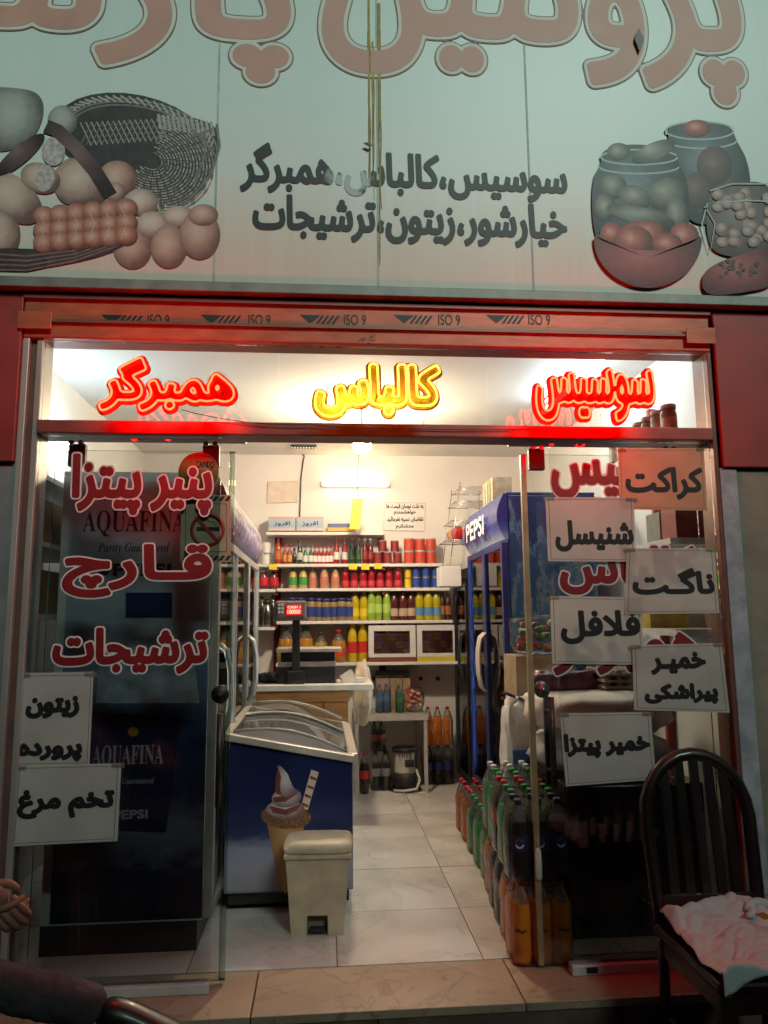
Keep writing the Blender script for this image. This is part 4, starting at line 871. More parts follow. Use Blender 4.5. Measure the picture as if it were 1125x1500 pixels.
def cooler(label, fx, sgn, y0, y1, H, depth, shell, frame, ndoor, header, base=.14, hz=.28, led=(.9, 1, .95), les=4., lean=0., inner=(.62, .64, .64), bulge=.05, handle=None, led_x=.03):
    """front plane at X = fx, facing sgn*X; local x runs from the front into the cabinet"""
    t = thing('drinks_cooler', label, 'cooler', (fx, y0, 0)); L = y1-y0; s = -sgn
    def B(mb, xa, xb, ya, yb, za, zb_): return mb.bb(s*xa, s*xb, ya, yb, za, zb_)
    zt_ = H-hz; th = .035
    m_in = mat('cooler_liner_'+label[:5], inner, .5, var=.04)
    cab = MB(); B(cab, .03, depth, 0, th, base, H-.02); B(cab, .03, depth, L-th, L, base, H-.02); B(cab, depth-th, depth, th, L-th, base, H-.02); B(cab, .03, depth-th, th, L-th, zt_, zt_+.04); B(cab, .03, depth, 0, L, H-.019, H)
    mo('cabinet', cab, shell, t, bevel=.004)
    ln = MB(); B(ln, .05, depth-th-.002, th+.001, th+.006, base+.05, zt_-.002); B(ln, .05, depth-th-.002, L-th-.006, L-th-.001, base+.05, zt_-.002); B(ln, depth-th-.008, depth-th-.002, th+.007, L-th-.007, base+.05, zt_-.002); mo('liner', ln, m_in, t)
    mo('base', B(MB(), .05, depth, .004, L-.004, .0, base-.001), m_dark, t); mo('base_tray', B(MB(), .03, depth-th-.01, th+.008, L-th-.008, base, base+.045), m_in, t)
    # header with a bulging front
    hp = []; N = 8
    for k in range(N+1):
        a = k/N; hp.append((s*(.03-bulge*math.sin(math.pi*min(1, a*1.0))*1.0-.02), zt_+.012+(hz-.02)*a))
    hm = MB(); vs = []
    for (x, z) in hp: vs += [(x, .0, z), (x, L, z)]
    hm.add(vs, [(2*i, 2*i+1, 2*i+3, 2*i+2) if s < 0 else (2*i+1, 2*i, 2*i+2, 2*i+3) for i in range(N)], 0, True)
    for yy in (0., L): hm.add([(x, yy, z) for x, z in hp]+[(s*.04, yy, hp[-1][1]), (s*.04, yy, hp[0][1])], [tuple(range(N+3))])
    hm.add([(hp[0][0], 0, hp[0][1]), (hp[0][0], L, hp[0][1]), (s*.04, L, hp[0][1]), (s*.04, 0, hp[0][1])], [(0, 1, 2, 3)]); hm.add([(hp[-1][0], 0, hp[-1][1]), (hp[-1][0], L, hp[-1][1]), (s*.04, L, hp[-1][1]), (s*.04, 0, hp[-1][1])], [(0, 1, 2, 3)])
    hd = mo('header', hm, header, t)
    for k in range(ndoor):
        a, b = L*k/ndoor+.004, L*(k+1)/ndoor-.004; fm = MB(); fw = .042; z0, z1 = base+.005, zt_-.005
        B(fm, -.012, .028, a, a+fw, z0, z1); B(fm, -.012, .028, b-fw, b, z0, z1); B(fm, -.012, .028, a+fw, b-fw, z0, z0+fw); B(fm, -.012, .028, a+fw, b-fw, z1-fw, z1)
        d = mo('door', fm, frame, t, bevel=.004); mo('glass', B(MB(), .004, .010, a+fw, b-fw, z0+fw, z1-fw), m_glass, d)
        hy_ = (b-.03 if (k == 0 and ndoor == 2) else a+.03 if ndoor == 2 else a+.05); hb = MB()
        zc = 1.08; hb.tube([(s*-.012, hy_, zc-.2), (s*-.045, hy_, zc-.17), (s*-.062, hy_, zc-.08), (s*-.064, hy_, zc), (s*-.062, hy_, zc+.08), (s*-.045, hy_, zc+.17), (s*-.012, hy_, zc+.2)], .013, 8); mo('handle', hb, handle or frame, d)
    zs = [base+.05+(zt_-base-.1)*k/5 for k in range(5)]
    for z in zs[1:]: mo('wire_shelf', B(MB(), .09, depth-.06, th+.01, L-th-.01, z-.012, z), mat('shelf_wire_white', (.6, .62, .62), .4), t)
    for yy in (th+.022, L-th-.022): mo('light_strip', B(MB(), led_x+.02, led_x+.032, yy-.008, yy+.008, base+.12, zt_-.06), emis('led_'+label[:5], led, les), t)
    return t, zs, zt_
m_navy = mat('cooler_navy', (.012, .022, .11), .35, var=.15, vs=5); m_silver = mat('cooler_silver', (.42, .42, .40), .35, .5, var=.1); m_blackc = mat('cooler_black', (.012, .012, .014), .35, var=.2)
m_cwhite = mat('cooler_white', (.55, .56, .56), .4, var=.06); m_hpic = ramp_mat('header_picture', [(0, (.05, .04, .16)), (.3, (.20, .17, .34)), (.5, (.46, .42, .46)), (.62, (.10, .08, .20)), (1, (.56, .48, .38))], 'Generated', 2, .75, 9, .25)
# left pair
c1, z1_, zt1 = cooler('near left drinks cooler with printed water-bottle side panel', -.485, 1, .36, 1.10, 2.07, .70, m_cwhite, m_silver, 1, m_hpic, base=.12, led=(.95, 1, .9), les=16.)
c2, z2_, zt2 = cooler('far left drinks cooler with lit dotted strips, behind the near one', -.50, 1, 1.16, 2.62, 2.08, .68, m_blackc, m_silver, 2, m_hpic, base=.12, led=(.95, 1, .82), les=26., inner=(.5, .52, .5))
JC = [((.62, .42, .05), (.20, .42, .06)), ((.10, .30, .05), (.55, .45, .05)), ((.52, .45, .04), (.50, .25, .04)), ((.40, .34, .05), (.20, .1, .05))]
cooler_bottles(-.64, 1.22, 2.58, z2_, JC, 'juice bottle in the far left cooler', 'bottles in the far left cooler', n=13, s=.85)
cooler_bottles(-.63, .42, 1.06, z1_, [((.5, .5, .46), (.55, .40, .05)), ((.45, .1, .04), (.1, .3, .05))], 'small bottle in the near left cooler', 'bottles in the near left cooler', n=6, s=.85)
# near cooler: printed side panel facing the street
YP = -.004                                # local y, just proud of the cabinet side
def side_xy(u, v): p = at(u, v, .354); return Vector((p.x+.485, YP, p.z))
q0, q1 = side_xy(100, 1345), side_xy(322, 690)
m_side = ramp_mat('water_ad_print', [(0, (.006, .010, .025)), (.10, (.010, .018, .05)), (.19, (.12, .17, .22)), (.26, (.012, .03, .08)), (.42, (.02, .05, .12)), (.55, (.14, .22, .30)), (.72, (.32, .38, .45)), (.86, (.40, .46, .58)), (1, (.52, .55, .60))], 'Generated', 2, .22, 7, .3, stretch=(1, 1, 1.5))
mo('side_print', MB().bb(-.66, -.03, YP, -.0005, .13, 2.055), m_side, c1)
def spr(name, pts, ma, k): 
    q = [side_xy(*p) for p in pts]; c = sum(q, Vector())/len(q); n = len(q); mo(name, MB().add([(p.x, YP-.0008*k, p.z) for p in q]+[(c.x, YP-.0008*k, c.z)], [(i, (i+1) % n, n) for i in range(n)]), ma, c1)
def stext(text, box, ma, k, th=.001, cells=40):
    a, b = side_xy(box[0], box[3]), side_xy(box[2], box[1]); mb = MB(); text_sheet(mb, text, Vector((a.x, YP-.0008*k, a.z)), Vector((b.x, 0, b.z)), th=th, cells=cells); mo('side_lettering', mb, ma, c1)
i_navy = mat('ad_navy', (.008, .014, .055), .35, var=.2); i_adw = mat('ad_pale', (.36, .40, .44), .4, var=.1); i_adg = mat('ad_grey', (.02, .025, .04), .4, var=.1)
stext('𝐀𝐐𝐔𝐀𝐅𝐈𝐍𝐀', (120, 748, 272, 786), i_adg, 1, 0); stext('𝑷𝒖𝒓𝒊𝒕𝒚 𝑮𝒖𝒂𝒓𝒂𝒏𝒕𝒆𝒆𝒅', (143, 795, 248, 812), i_adg, 1, 0); stext('PEPSI', (166, 826, 250, 843), i_adg, 1, .003)
spr('side_emblem', ell(152, 834, 9, 9), i_adg, 1)
spr('side_bottle', [(186, 905), (252, 905), (254, 925), (285, 970), (292, 1030), (140, 1030), (146, 975), (182, 925)], mat('ad_bottle', (.28, .35, .42), .35, var=.4, vs=14), 1); spr('side_bottle_cap', [(184, 868), (252, 868), (252, 905), (184, 905)], mat('ad_cap', (.008, .02, .09), .35), 2)
spr('side_label', [(132, 1043), (265, 1050), (243, 1220), (122, 1215)], i_navy, 2); stext('𝐀𝐐𝐔𝐀𝐅𝐈𝐍𝐀', (134, 1090, 240, 1128), i_adw, 3, 0); stext('𝑷𝒖𝒓𝒊𝒕𝒚 𝑮𝒖𝒂𝒓𝒂𝒏𝒕𝒆𝒆𝒅', (150, 1138, 226, 1152), i_adw, 3, 0); stext('PEPSI', (166, 1186, 216, 1200), i_adw, 3, .002)
spr('side_sun', ell(195, 1072, 8, 7, 0, 14), mat('ad_sun', (.5, .24, .03), .4), 3)
# right: blue double-door cooler
c3, z3_, zt3 = cooler('blue double-door cooler with blue header on the right', 1.155, -1, 1.60, 2.76, 2.20, .62, m_navy, m_navy, 2, ramp_mat('header_blue', [(0, (.30, .36, .48)), (.22, (.05, .09, .32)), (.4, (.02, .04, .20)), (1, (.018, .035, .19))], 'Generated', 2, .12, 7, .25), base=.16, hz=.32, led=(.75, .95, 1), les=45., handle=mat('handle_cream', (.62, .56, .48), .4), inner=(.5, .6, .66))
hm = MB(); hx = -.052
f = Field('PEPSI', .62, .13, .2, 40); vs, fs = f.sheet(.006); hm.add([(hx-.004, 1.05-x-.1, 1.965+y) for x, y in vs], fs); mo('header_lettering', hm, mat('pepsi_white', (.66, .66, .68), .4), c3)
em = MB()
for k, (c0, a0, a1) in enumerate(((0, 0, 180), (1, 180, 360))):
    pts = [(hx-.004, 1.07+.055*math.cos(R(a0+(a1-a0)*i/14)), 2.03+.055*math.sin(R(a0+(a1-a0)*i/14))) for i in range(15)]; em.add(pts, [tuple(range(15))], k)
mo('header_emblem', em, [mat('pepsi_red', (.46, .03, .04), .4), mat('pepsi_blue', (.05, .12, .45), .4)], c3)
m_ice = ramp_mat('cooler_ice_print', [(0, (.02, .05, .14)), (.45, (.02, .07, .14)), (.60, (.03, .09, .16)), (.66, (.14, .17, .19)), (.70, (.02, .07, .14)), (.82, (.015, .05, .14)), (.88, (.10, .18, .26)), (.93, (.012, .03, .10))], 'Generated', 2, 1.1, 5, .3, stretch=(1.4, 1, .55))
mo('side_print', MB().bb(.04, .61, -.004, -.0005, .2, 2.17), m_ice, c3)
cooler_bottles(1.30, 1.66, 2.72, z3_, [((.5, .5, .5), (.45, .08, .05)), ((.42, .06, .05), (.05, .1, .3)), ((.5, .3, .1), (.03, .25, .06)), ((.55, .55, .5), (.5, .2, .05))], 'drink bottle in the blue cooler', 'bottles in the blue cooler', n=10, s=.9)
c4, z4_, zt4 = cooler('slim black glass-fronted cooler in the far right corner', 1.145, -1, 2.82, 3.40, 1.80, .55, m_blackc, m_blackc, 1, m_blackc, base=.10, hz=.08, les=6., bulge=.0, inner=(.16, .15, .15))
cooler_bottles(1.28, 2.88, 3.34, z4_, [((.4, .1, .04), (.1, .08, .06)), ((.06, .03, .02), (.3, .2, .05))], 'bottle in the slim black cooler', 'bottles in the black cooler', n=5, s=.9)
# things on top of the right coolers
wr = MB(); x0, x1, y0, y1, z0 = 1.0, 1.36, 2.86, 3.26, 1.82
for z, o_ in ((2.02, 0), (2.18, .04), (2.34, .08), (2.46, .12)):
    wr.tube([(x0+o_, y0, z), (x1, y0, z), (x1, y1, z), (x0+o_, y1, z)], .004, 5, closed=True); 
    for k in range(7): wr.tube([(x0+o_, y0+(y1-y0)*k/6, z), (x1, y0+(y1-y0)*k/6, z)], .0025, 4)
for x, y in ((x0+.02, y0), (x1, y0), (x1, y1), (x0+.02, y1)): wr.tube([(x, y, 1.805), (x+(.1 if x < 1.1 else 0), y, 2.50)], .004, 5)
tag(mo('wire_rack', wr, mat('chrome_wire', (.6, .58, .55), .25, .8)), 'tiered chrome wire rack standing on the black cooler', 'rack')
for k in range(6):
    lm = lump(.05, .03, .055, .3, k, 16, 9, 2.6); tag(mo('snack_bag', lm, mat(('bag_red', 'bag_orange', 'bag_tan')[k % 3], ((.42, .03, .03), (.45, .16, .05), (.40, .30, .18))[k % 3], .3, var=.35, vs=30), loc=(1.10+.11*(k % 2), 2.92+.11*(k//2), 2.023+(0 if k < 4 else .0))), f'small crinkled snack bag on the wire rack bottom tier, number {("one", "two", "three", "four", "five", "six")[k]} from the front', 'snack bag', 'snack bags on the rack')
tag(mo('white_appliance_box', MB().bb(.93, 1.10, 2.80, 3.0, 1.64, 1.80), m_card, bevel=.004), 'small white picture box fixed beside the black cooler top', 'box')
for k in range(4):
    tag(mo('carton_pack', MB().box((0, 0, .085), (.14, .06, .17)), mat(('pk_tan', 'pk_green', 'pk_grey')[k % 3], ((.42, .33, .18), (.2, .26, .12), (.36, .34, .32))[k % 3], .5, var=.3, vs=18), loc=(1.25, 2.0+.085*k, 2.2015), bevel=.003), f'slim carton standing on the blue cooler, {("nearest", "second", "third", "farthest")[k]} of four', 'carton', 'cartons on the blue cooler')

# ================================================================== counter with scale
m_wood = mat('counter_wood', (.42, .19, .06), .5, var=.25, vs=5, stretch=(1, 1, 8)); m_top = mat('counter_top', (.66, .60, .52), .4, var=.08)
ct = thing('shop_counter', 'wooden counter with cream top behind the freezer', 'counter', (0, 0, 0))
mo('counter_top', MB().bb(-.47, .345, 2.12, 2.60, .905, .945), m_top, ct, bevel=.004); mo('front_panel', MB().bb(-.46, .17, 2.16, 2.18, .0, .904), m_wood, ct); mo('side_panel', MB().bb(.15, .17, 2.181, 2.58, .0, .904), m_wood, ct); mo('apron', MB().bb(-.46, .18, 2.145, 2.159, .83, .904), m_wood, ct)
for x in (-.2, .0): mo('drawer_gap', MB().bb(x, x+.006, 2.155, 2.1595, .05, .82), m_dark, ct)
sl = thing('weighing_scale', 'black price scale with red digits on a pole', 'scale', (0, 0, .9455))
def sz(u, v, Y=2.24): p = at(u, v, Y); return Vector((p.x, p.y, p.z-.9455))
a, b = sz(404, 1000), sz(492, 960)
mo('body', MB().bb(a.x+.01, b.x, 2.24, 2.5, .0, .115), m_dark, sl, bevel=.008); mo('body_upper', MB().bb(a.x+.03, b.x-.005, 2.26, 2.5, .150, .215), m_dark, sl, bevel=.006)
mo('silver_band', MB().bb(a.x+.012, b.x, 2.236, 2.5, .116, .149), mat('scale_silver', (.5, .44, .38), .35, .5), sl, bevel=.004); mo('platform', MB().bb(a.x, b.x+.04, 2.2, 2.54, .217, .243), mat('scale_tray', (.64, .60, .54), .3, .5), sl, bevel=.006)
px_ = sz(434, 950).x; mo('pole', MB().bb(px_-.027, px_+.027, 2.195, 2.222, .02, .50), m_dark, sl, bevel=.004); mo('pole_foot', MB().bb(px_-.06, px_+.06, 2.185, 2.235, .0, .09), m_dark, sl, bevel=.006)
a, b = sz(403, 909, 2.2), sz(449, 880, 2.2); mo('display_housing', MB().bb(a.x, b.x, 2.17, 2.23, a.z, b.z), mat('scale_grey', (.15, .11, .11), .45, var=.1), sl, bevel=.012)
mo('display_face', MB().bb(a.x+.015, b.x-.012, 2.1675, 2.1695, a.z+.022, b.z-.016), mat('scale_face', (.16, .15, .15), .4, var=.1), sl); mo('display_window', MB().bb(a.x+.075, b.x-.03, 2.1645, 2.1665, a.z+.036, b.z-.028), emis('display_red', (.6, .006, .006), .5), sl)
dg_ = MB(); ww = (b.x-a.x); text_sheet(dg_, 'CASH 1', Vector((a.x+.088, 2.1635, a.z+.083)), Vector((b.x-.042, 0, b.z-.036)), th=.0008, cells=18); text_sheet(dg_, '100000', Vector((a.x+.088, 2.1635, a.z+.046)), Vector((b.x-.042, 0, a.z+.074)), th=.0008, cells=18); mo('digits', dg_, emis('digits_red', (1, .12, .08), 5.), sl)
bt = MB()
for i in range(2):
    for j in range(3): bt.bb(a.x+.022+i*.022, a.x+.038+i*.022, 2.165, 2.1672, a.z+.05+j*.026, a.z+.066+j*.026)
mo('button', bt, m_lampbody, sl)
cbm = MB()
for k in range(7): 
    x = -.42+random.random()*.18; cbm.tube([(x, 2.3+random.random()*.1, .952), (x+random.uniform(-.05, .08), 2.22, .99+random.random()*.06), (x+.07, 2.26, .953), (x+.16, 2.28, .952)], .004, 5)
tag(mo('cable_tangle', cbm, m_dark), 'tangle of black cables on the counter left of the scale', 'cables')
tag(mo('black_pouch', lump(.09, .06, .035, .3, 4), m_dark, loc=(-.38, 2.36, .946)), 'black pouch lying on the counter left of the scale', 'pouch')
pc = MB()
for k in range(4): pc.box((.2+k*.008, 2.3+.02*k, .951+.006*k), (.16, .12, .004), rz=.2*k)
pc.bar((.14, 2.24, .95), (.22, 2.24, 1.0), .10, .006)
tag(mo('paper_sheaf', pc, mat('sheaf', (.62, .57, .50), .6, var=.06)), 'loose sheaf of white papers at the counter corner', 'papers')
bb = lump(.07, .075, .24, .16, 8, 26, 18, 2.5, .05); tag(mo('bread_bag', bb, mat('bread_plastic', (.52, .43, .32), .3, var=.35, vs=9, bump=.4, bs=14), loc=(.30, 2.74, .58)), 'clear bag of bread rolls hanging behind the counter end', 'bread bag')

# ================================================================== freezer
fz = thing('ice_cream_freezer', 'navy chest freezer with ice cream cone print and sloped glass lid', 'freezer', (0, 0, 0))
FX0, FX1, FY0, FY1 = -.475, .148, .745, 1.90; za, zb2 = .835, .715
def topz(x): return za+(zb2-za)*(x-FX0)/(FX1-FX0)
mo('body', MB().slab([(FX0, FY0, .09), (FX1, FY0, .09), (FX1, FY0, zb2-.03), (FX0, FY0, za-.03)], (0, FY1-FY0, 0)), mat('freezer_side', (.20, .21, .26), .4, var=.1), fz, bevel=.004)
m_fp = ramp_mat('freezer_print', [(0, (.30, .27, .33)), (.14, (.34, .32, .40)), (.27, (.30, .30, .42)), (.36, (.03, .04, .12)), (.6, (.012, .018, .075)), (1, (.008, .012, .05))], 'Generated', 2, .22, 9, .3, stretch=(.5, 1, 2))
mo('front_print', MB().slab([(FX0+.004, FY0-.0035, .10), (FX1-.004, FY0-.0035, .10), (FX1-.004, FY0-.0035, zb2-.035), (FX0+.004, FY0-.0035, za-.035)], (0, .003, 0)), m_fp, fz)
mo('plinth', MB().bb(FX0+.02, FX1-.02, FY0+.03, FY1, .03, .089), m_dark, fz)
for x in (FX0+.07, FX1-.07):
    for y in (FY0+.09, FY1-.09): mo('caster', MB().lathe([(.018, -.012), (.022, -.008), (.022, .008), (.018, .012)], 12), m_dark, fz, loc=(x, y, .022), rot=(0, R(90), 0))
rim = MB(); m_rim = mat('freezer_rim', (.50, .43, .36), .35, .3, var=.12)
def rz_(x): return topz(x)-.012
rim.bar((FX0-.006, FY0, rz_(FX0)), (FX1+.006, FY0, rz_(FX1)), .036, .05); rim.bar((FX0-.006, FY1, rz_(FX0)), (FX1+.006, FY1, rz_(FX1)), .036, .05)
rim.bar((FX0, FY0+.026, rz_(FX0)+.001), (FX0, FY1-.026, rz_(FX0)+.001), .05, .036, up=(0, 0, 1)); rim.bar((FX1, FY0+.026, rz_(FX1)+.001), (FX1, FY1-.026, rz_(FX1)+.001), .05, .036, up=(0, 0, 1)); mo('rim', rim, m_rim, fz, bevel=.005)
m_fg = glassy('freezer_glass', (.80, .80, .76), .04, .07, (.6, .55, .5))
for k, (ya, yb, dz) in enumerate(((FY0+.03, FY0+.62, .012), (FY0+.56, FY1-.03, .03))):
    lm = MB(); vs = []; N = 10
    for i in range(N+1):
        x = FX0+.03+(FX1-FX0-.06)*i/N; z = topz(x)+dz+.05*math.sin(math.pi*i/N)
        vs += [(x, ya, z), (x, yb, z)]
    lm.add(vs, [(2*i, 2*i+2, 2*i+3, 2*i+1) for i in range(N)], 0, True); ld = mo('glass_lid', lm, m_fg, fz)
    for e_ in (0, 1): mo('lid_edge', MB().tube([vs[2*i+e_] for i in range(N+1)], .008, 6), mat('lid_grey', (.30, .28, .25), .4), ld)
mo('inner_tub', MB().bb(FX0+.03, FX1-.03, FY0+.03, FY1-.03, .42, .45), mat('tub_white', (.45, .43, .40), .6), fz)
# the cone print (flat ink on the front)
LZ = [0]
def fpr(name, pts, ma, fan=True):
    LZ[0] += 1; q = [at(u, v, FY0) for u, v in pts]; c = sum(q, Vector())/len(q); y = FY0-.0038-.0003*LZ[0]; n = len(q)
    mo(name, MB().add([(p.x, y, p.z) for p in q]+[(c.x, y, c.z)], [(i, (i+1) % n, n) for i in range(n)]), ma, fz)
i_cone = ramp_mat('ink_cone', [(0, (.30, .13, .05)), (.5, (.50, .27, .11)), (1, (.34, .16, .06))], 'Generated', 0, .25, 60, .5); i_ice = rad('ink_ice', (.60, .52, .54), (.46, .37, .40), (.20, .13, .15)); i_choc = mat('ink_choc', (.17, .045, .03), .5, var=.25, vs=40)
i_nut = mat('ink_nuts', (.20, .085, .035), .6, var=.75, vs=130); i_waf = mat('ink_wafer', (.54, .42, .31), .5, var=.1)
fpr('printed_cone', [(390, 1200), (447, 1200), (440, 1240), (428, 1290), (418, 1310), (409, 1290), (400, 1250)], i_cone); fpr('printed_nuts', ell(419, 1196, 37, 18, 4, 26), i_nut)
fpr('printed_wafer', [(456, 1127), (467, 1131), (451, 1186), (440, 1184)], i_waf)
for k in range(4): fpr('printed_wafer_stripe', [(455-k*4, 1136+k*13), (464-k*4, 1140+k*13), (463-k*4, 1143.5+k*13), (454-k*4, 1140+k*13)], i_choc)
fpr('printed_ice_cream', ell(418, 1185, 28, 14, 0, 24), i_ice); fpr('printed_chocolate', [(394, 1180), (420, 1186), (442, 1176), (436, 1186), (420, 1194), (400, 1190)], i_choc); fpr('printed_ice_cream', ell(420, 1168, 22, 14, -8, 24), i_ice); fpr('printed_chocolate', [(399, 1168), (420, 1164), (438, 1155), (436, 1162), (418, 1174), (402, 1175)], i_choc)
fpr('printed_ice_cream', [(404, 1162), (404, 1140), (408, 1124), (406, 1121), (412, 1122), (422, 1134), (428, 1150), (436, 1160), (420, 1168)], i_ice); fpr('printed_chocolate', [(403, 1160), (404, 1138), (408, 1126), (412, 1138), (410, 1150), (412, 1164)], i_choc)

# ------------------------------------------------------------------ pedal bin
bn = thing('pedal_bin', 'cream plastic pedal bin standing in the doorway', 'bin', (-.018, .545, .0), R(-3))
m_bin = mat('bin_cream', (.54, .45, .32), .45, var=.20, vs=9, bump=.03)
bd = MB(); W0, W1, D0, D1, HB = .117, .143, .085, .11, .345; ox, oz = .045, .085
def bx(z, sx_): a = z/HB; return sx_*(W0+(W1-W0)*a)
def by(z): return -(D0+(D1-D0)*z/HB)
fv = lambda x, z: (x, by(z), z)
for x0, x1, zz0, zz1 in ((None, -.045, 0, oz), (.045, None, 0, oz)):
    l = (lambda z: bx(z, -1)) if x0 is None else (lambda z: x0); r_ = (lambda z: bx(z, 1)) if x1 is None else (lambda z: x1)
    bd.add([fv(l(zz0), zz0), fv(r_(zz0), zz0), fv(r_(zz1), zz1), fv(l(zz1), zz1)], [(0, 1, 2, 3)])
bd.add([fv(bx(oz, -1), oz), fv(bx(oz, 1), oz), fv(bx(HB, 1), HB), fv(bx(HB, -1), HB)], [(0, 1, 2, 3)])
for s_ in (-1, 1): bd.add([(bx(0, s_), by(0), 0), (bx(0, s_), -by(0), 0), (bx(HB, s_), -by(HB), HB), (bx(HB, s_), by(HB), HB)], [(0, 1, 2, 3) if s_ > 0 else (3, 2, 1, 0)])
bd.add([(bx(0, -1), -by(0), 0), (bx(0, 1), -by(0), 0), (bx(HB, 1), -by(HB), HB), (bx(HB, -1), -by(HB), HB)], [(3, 2, 1, 0)]); bd.add([(bx(0, -1), by(0), .002), (bx(0, 1), by(0), .002), (bx(0, 1), -by(0), .002), (bx(0, -1), -by(0), .002)], [(3, 2, 1, 0)])
mo('body', bd, m_bin, bn); mo('collar', MB().box((0, 0, .338), (.30, .236, .022)), m_bin, bn, bevel=.006)
rc = MB().bb(-.045, .045, -.045, -.04, .002, .085); rc.bb(-.047, -.045, -.09, -.04, .002, .085); rc.bb(.045, .047, -.09, -.04, .002, .085); rc.bb(-.045, .045, -.09, -.04, .085, .087); mo('pedal_recess', rc, mat('bin_inside', (.22, .17, .11), .6), bn)
mo('pedal', MB().bb(-.036, .036, -.088, -.046, .008, .026), m_dark, bn, bevel=.004)
lid = MB(); 
for k, (sx_, sy_, z) in enumerate(((.150, .120, .350), (.155, .125, .358), (.155, .125, .378), (.146, .116, .392), (.12, .09, .398))): pass
lid.lathe([(.0, .350), (.150, .350), (.156, .358), (.156, .376), (.148, .390), (.12, .397), (.0, .399)], 40, sq=(1, .8, 6)); ld = mo('lid', lid, m_bin, bn); mo('hinge', MB().bb(-.05, .05, .112, .128, .345, .37), m_bin, ld, bevel=.004)

# ================================================================== bottle packs
m_wrap = glassy('shrink_film', (.98, .98, .98), .16, .015, (.8, .8, .78), bump=.45, fres=1.16)
NAVY = (.012, .016, .06)
def logo(parent, z, ma, txt=None, col_=None):
    return
_wrapm = {}
def pack(label, x, y, z, body, cap, lab, lab2=None, nx=3, ny=2, group='shrink-wrapped drink packs', rz=0., kind='soda', film=True, s=1., mark=None):
    t = thing('drink_pack', label, 'drink pack', (x, y, z), rz, group); d = .0845*s
    for i in range(nx):
        for j in range(ny):
            o = bottle('bottle', '', '', ((i-(nx-1)/2)*d+random.uniform(-.001, .001), (j-(ny-1)/2)*d, 0), kind, body, cap, lab, s, rz=random.uniform(-.3, .3), lab2=lab2, parent=t)
            if mark and j == 0:
                mk = MB(); zz = .15; r0 = .0428
                if mark == 'disc':
                    for h, (a0, a1) in enumerate(((10, 170), (190, 350), )): 
                        pts = [(.019*math.cos(R(a0+(a1-a0)*k/10)), .019*math.sin(R(a0+(a1-a0)*k/10))) for k in range(11)]; mk.add([(q_[0], -math.sqrt(r0*r0-q_[0]**2)-.0006, zz+q_[1]) for q_ in pts], [tuple(range(11))], h)
                    mo('emblem', mk, [mat('pepsi_red', (.46, .03, .04), .4), mat('pepsi_pale', (.42, .45, .55), .4)], o)
                else:
                    f_ = Field(mark, .046, .022, .2, 26); vs, fs = f_.sheet(.0009); mk.add([(q_[0]-.023, -math.sqrt(r0*r0-(q_[0]-.023)**2)-.0006, .125+q_[1]) for q_ in vs], fs); mo('lettering', mk, mat('mark_dark', (.03, .02, .02), .5), o)
    if film:
        k = (nx, ny, s)
        if k not in _wrapm: _wrapm[k] = MB().lathe([(1, .004), (1.02, .02), (1.0, .12), (1.02, .2), (.93, .245), (.80, .285), (.74, .296)], 36, sq=(nx*d/2+.003, ny*d/2+.003, 5)).mesh('wrap_film', m_wrap)
        obj('wrap_film', _wrapm[k], t)
    return t
ZP = .001
packs = [  # two-layer block beside the door, nearest first: lower, upper
 (('lower orange soda pack at the front of the stack', ORA, (.60, .16, .02), None, None, 'میرندا'), ('cola pack with navy caps on top of front orange pack', COLA, NAVY, NAVY, None, 'disc')),
 (('lower orange soda pack second from the door', ORA, (.60, .16, .02), None, None, None), ('green soda pack with green caps right behind the navy-capped cola', (.04, .40, .09), (.02, .22, .06), (.04, .34, .08), None, None)),
 (('lower grey-capped cola pack third from the door', (.03, .025, .025), (.2, .2, .2), (.2, .2, .22), None, None), ('red-capped cola pack in the upper layer', COLA, RED, (.45, .02, .02), None, None)),
 (('lower cola pack with red labels fourth from the door', COLA, RED, (.48, .02, .02), None, None), ('green soda pack behind the red-capped cola', (.04, .42, .10), (.02, .24, .06), (.04, .36, .09), None, None)),
 (('lower orange soda pack fifth from the door', (.80, .20, .02), RED, (.6, .13, .03), None, None), ('white-capped lemon soda pack at the back of upper layer', (.10, .32, .12), (.60, .60, .55), (.05, .30, .08), None, None)),
]
for k, (lo, up) in enumerate(packs):
    x = .893+.018*k; y = .155+.182*k
    for lv, (lb, body, cap, lab, l2, mk) in enumerate((lo, up)): pack(lb, x+random.uniform(-.004, .004), y, ZP+lv*.319, body, cap, lab, l2, mark=mk)
far = [('single-layer green soda pack nearest behind the tall stack', (.05, .44, .10), (.02, .24, .06), (.05, .38, .1)), ('single-layer green soda pack in the middle of the low row', (.05, .46, .11), (.02, .24, .06), (.05, .38, .1)), ('single-layer pale green soda pack of the low row', (.12, .34, .12), (.02, .24, .06), (.05, .30, .1)),
       ('single-layer orange soda pack of the low row', (.85, .24, .03), RED, (.70, .18, .04)), ('single-layer orange soda pack at the far end', (.82, .22, .03), RED, (.70, .17, .04))]
for k, (lb, body, cap, lab) in enumerate(far): pack(lb, .985+.008*k, 1.085+.235*k, ZP, body, cap, lab, s=1.0)
# far corner: three orange over three cola
pack('row of three dark cola bottles standing by the table leg', at(643, 1140, 3.38).x, 3.40, ZP, COLA, NAVY, (.03, .03, .30), None, 3, 1, 'packs by the back wall')
pack('row of three orange soda bottles on top of the cola bottles', at(643, 1140, 3.38).x, 3.40, ZP+.319, (.85, .24, .02), RED, (.78, .28, .05), None, 3, 1, 'packs by the back wall')

